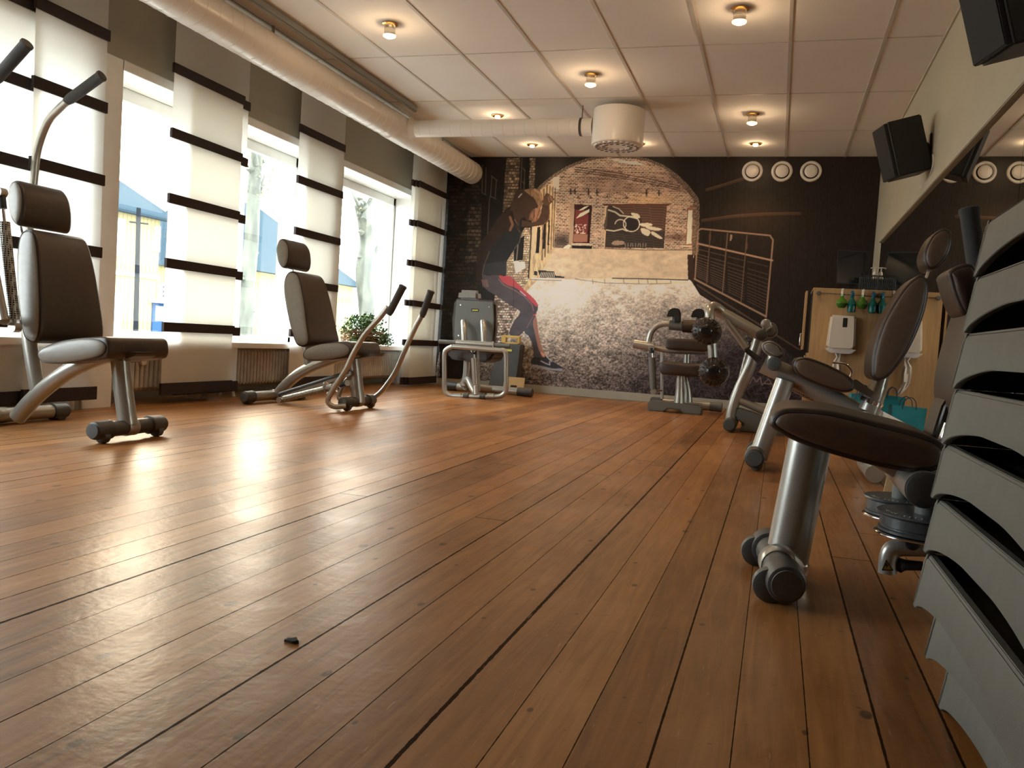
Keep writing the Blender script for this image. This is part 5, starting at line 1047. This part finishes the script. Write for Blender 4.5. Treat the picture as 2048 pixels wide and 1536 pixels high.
# ------------------------------------------------------------------ outdoors
GZ = -.25
g = MB().box((-60, -15, GZ-.2), (LX-.52, 70, GZ)).build('street_ground', noisy(mat('pale_street', (.3, .29, .27), .9), (.27, .26, .25), (.33, .32, .30), 1), smooth=False); thing(fix(g, (-20, 20, GZ)), 'pale street ground outside the windows', 'street'); g['kind'] = 'structure'
yel = mat('yellow_cladding', (.62, .45, .13), .95, 0, Specular_IOR_Level=0)
def clad(m):
    L = m.node_tree.links; b = m.node_tree.nodes['Principled BSDF']; t = N(m, 'TexCoord'); sp = N(m, 'SeparateXYZ'); L.new(t.outputs['Object'], sp.inputs[0])
    s_ = mth(m, 'LESS_THAN', mth(m, 'FRACT', mth(m, 'MULTIPLY', mth(m, 'ADD', sp.outputs[0], sp.outputs[1]), 5.5)), .16)
    mx = N(m, 'MixRGB'); L.new(s_, mx.inputs[0]); mx.inputs[1].default_value = (.33, .275, .13, 1); mx.inputs[2].default_value = (.22, .17, .065, 1); L.new(mx.outputs[0], b.inputs['Base Color'])
clad(yel)
roofm = mat('blue_grey_seam_roof', (.030, .046, .058), .9, 0, Specular_IOR_Level=0); blue_d = mat('blue_door_paint', (.03, .07, .17), .8, 0, Specular_IOR_Level=0); stone = mat('white_trim_paint', (.4, .4, .39), .7)
BX = -20.0; ye = WX(335, 436, BX).y; ze = WX(335, 436, BX).z
t = empty('yellow_house', (BX-4, 20, GZ), 'two-storey yellow wooden house with a blue-grey metal roof seen through the left window gap', 'house')
MB().box((BX-9, 6, GZ), (BX, ye-.35, ze-.1)).build('house_wall', yel, t, smooth=False)
rf = MB(); rz = ze-.1
rf.add([(BX+.5, 5.5, rz), (BX+.5, ye, rz), (BX-9.5, ye, rz), (BX-9.5, 5.5, rz), (BX-4.5, 8.5, rz+4.2), (BX-4.5, ye-5.2, rz+4.2)], [(0, 1, 5, 4), (1, 2, 5), (2, 3, 4, 5), (3, 0, 4), (0, 3, 2, 1)]); rfo = rf.build('roof', roofm, t, smooth=False)
sm = MB()
for i in range(26):
    y = 6+i*.58
    if y < ye-.2:
        top = min(1, (ye-y)/5.2, 1) if y > ye-5.2 else 1
        sm.tube([(BX+.5, y, rz+.03), (BX+.5-5*top, y, rz+4.2*top+.03)], .035, 6, smooth=False)
sm.build('roof_seams', mat('dark_seam', (.010, .014, .020), .9, 0, Specular_IOR_Level=0), rfo)
MB().tube([(BX+.52, 5.5, rz-.03), (BX+.52, ye, rz-.03)], .09, 8, smooth=False).build('gutter', roofm, t)
MB().box((BX, 6, 1.83), (BX+.08, ye-.35, 1.98)).build('belt_board', stone, t, smooth=False)
for a, b, z0_, z1_, nm in ((WX(232, 460, BX).y-1.2, WX(248, 460, BX).y, 2.4, 3.6, 'window'), (WX(232, 600, BX).y-1.2, WX(240, 600, BX).y, -.0, 1.3, 'window'), (WX(308, 480, BX).y, ye-.36, 2.75, 3.6, 'window')): MB().box((BX, a, z0_), (BX+.05, b, z1_)).build(nm, stone, t, smooth=False)
a, b = WX(304, 605, BX), WX(332, 675, BX)
dr = MB().box((BX, a.y, -.22), (BX+.06, b.y+.2, a.z)).build('door', blue_d, t, smooth=False); MB().box((BX+.06, a.y+.1, .45), (BX+.07, b.y, a.z-.1)).build('pane', mat('dim_pane', (.12, .2, .22), .2), dr)
MB().box((BX, a.y-.15, a.z), (BX+.3, b.y+.4, a.z+.12)).build('door_canopy', stone, t, smooth=False)
sg = WX(326, 582, BX+.1); so = MB().box((BX+.1, sg.y-.16, sg.z-.26), (BX+.16, sg.y+.3, sg.z+.26)).build('sign', stone, t, smooth=False); q = MB()
for r_ in range(3):
    for k_ in range(3): q.box((BX+.16, sg.y-.08+k_*.11, sg.z+.10-r_*.15), (BX+.17, sg.y-.01+k_*.11, sg.z+.17-r_*.15))
q.build('sign_lettering', mat('dark_print', (.03, .03, .05), .6), so)
t = empty('street_pole', (-15, 17.35, GZ), 'tall dark street pole with a short crossbar in front of the yellow house', 'pole')
MB().tube([(-15, 17.36, GZ), (-15, 17.28, 3.2)], [.065, .05], 12, smooth=False).build('pole', mat('dark_pole', (.014, .016, .020), .8, 0, Specular_IOR_Level=0), t); MB().tube([(-15, 17.0, 2.82), (-15, 17.62, 2.86)], .02, 8).build('crossbar', mat('dark_crossbar', (.014, .016, .020), .8, 0, Specular_IOR_Level=0), t)
bark = noisy(mat('grey_bark', (.09, .09, .07), .95), (.05, .052, .042), (.12, .12, .09), 5, .8, stretch=(1, 1, .3), bscale=30)
def tree(lab, trunk, r, X, seed, br=()):
    rn = random.Random(seed); pts = [WX(x, y, X) for x, y in trunk]; pts[0].z = GZ
    t = empty('pollard_tree', pts[0], lab, 'tree'); mb = MB(); n = len(pts)
    rs = [r*(1.15-.35*i/(n-1)) for i in range(n)]; mb.tube(pts, rs, 14)
    mb.build('trunk', bark, t)
    b2 = MB(); tips = []
    for (pp, ra) in br:
        q = [WX(x, y, X+rn.uniform(-.3, .3)) for x, y in pp]; b2.tube(q, [ra*(1-.6*i/(len(q)-1)) for i in range(len(q))], 10); tips.append(q[-1])
    for i in range(26):
        c = pts[rn.randrange(1, n)]+Vector((rn.uniform(-.1, .1)*r*4, rn.uniform(-1, 1)*r, rn.uniform(-.6, .6))); b2.lathe(c, (0, 0, 1), [(-r*.4, r*.1), (0, r*.5), (r*.4, r*.1)], 8)
    if b2.v: b2.build('branches', bark, t)
    l = MB()
    for tp_ in tips+[p for p in pts[-2:]]:
        for i in range(38):
            c = tp_+Vector((rn.gauss(0, .3), rn.gauss(0, .35), rn.gauss(-.1, .3))); n1 = Vector((rn.gauss(0, 1), rn.gauss(0, 1), rn.gauss(0, 1))).normalized(); n2 = n1.orthogonal().normalized()*.035; n3 = n1.cross(n2)
            l.add([c-n2, c-n3, c+n2, c+n3], [(0, 1, 2, 3)])
    o = l.build('leaves', leaf_y, t); o['kind'] = 'stuff'
leaf_y = mat('autumn_leaf', (.16, .14, .05), .8)
tree('thick straight tree trunk seen between the wide blind and the second machine', [(487, 690), (492, 600), (503, 480), (508, 380), (514, 310)], .17, -12, 3, (([(505, 420), (520, 380), (530, 350)], .07), ([(512, 330), (505, 290), (500, 260)], .08)))
tree('knobbly pollarded tree seen above the ivy planter', [(748, 665), (733, 600), (728, 540), (735, 490), (729, 440), (722, 410)], .27, -13, 5, (([(742, 520), (758, 490), (766, 460)], .10), ([(727, 440), (737, 410), (748, 385), (752, 370)], .10), ([(724, 420), (712, 400), (705, 385)], .08), ([(722, 412), (722, 390), (728, 372)], .09), ([(740, 640), (752, 600), (757, 560)], .06)))
t = empty('roofed_house', (-24, 34, GZ), 'pale house with a slate-blue roof behind the pollarded tree', 'house')
hy = WX(711, 575, -24).y; hz = WX(711, 575, -24).z
hs = WX(485, 560, -24).y
MB().box((-33, hs, GZ), (-24, hy-.3, hz)).build('house_wall', yel, t, smooth=False)
MB().add([(-23.5, hs-.3, hz), (-23.5, hy+.2, hz), (-33, hy+.2, hz), (-33, hs-.3, hz), (-28, hs+2, hz+4), (-28, hy-4.5, hz+4)], [(0, 1, 5, 4), (1, 2, 5), (2, 3, 4, 5), (3, 0, 4), (0, 3, 2, 1)]).build('roof', roofm, t, smooth=False)
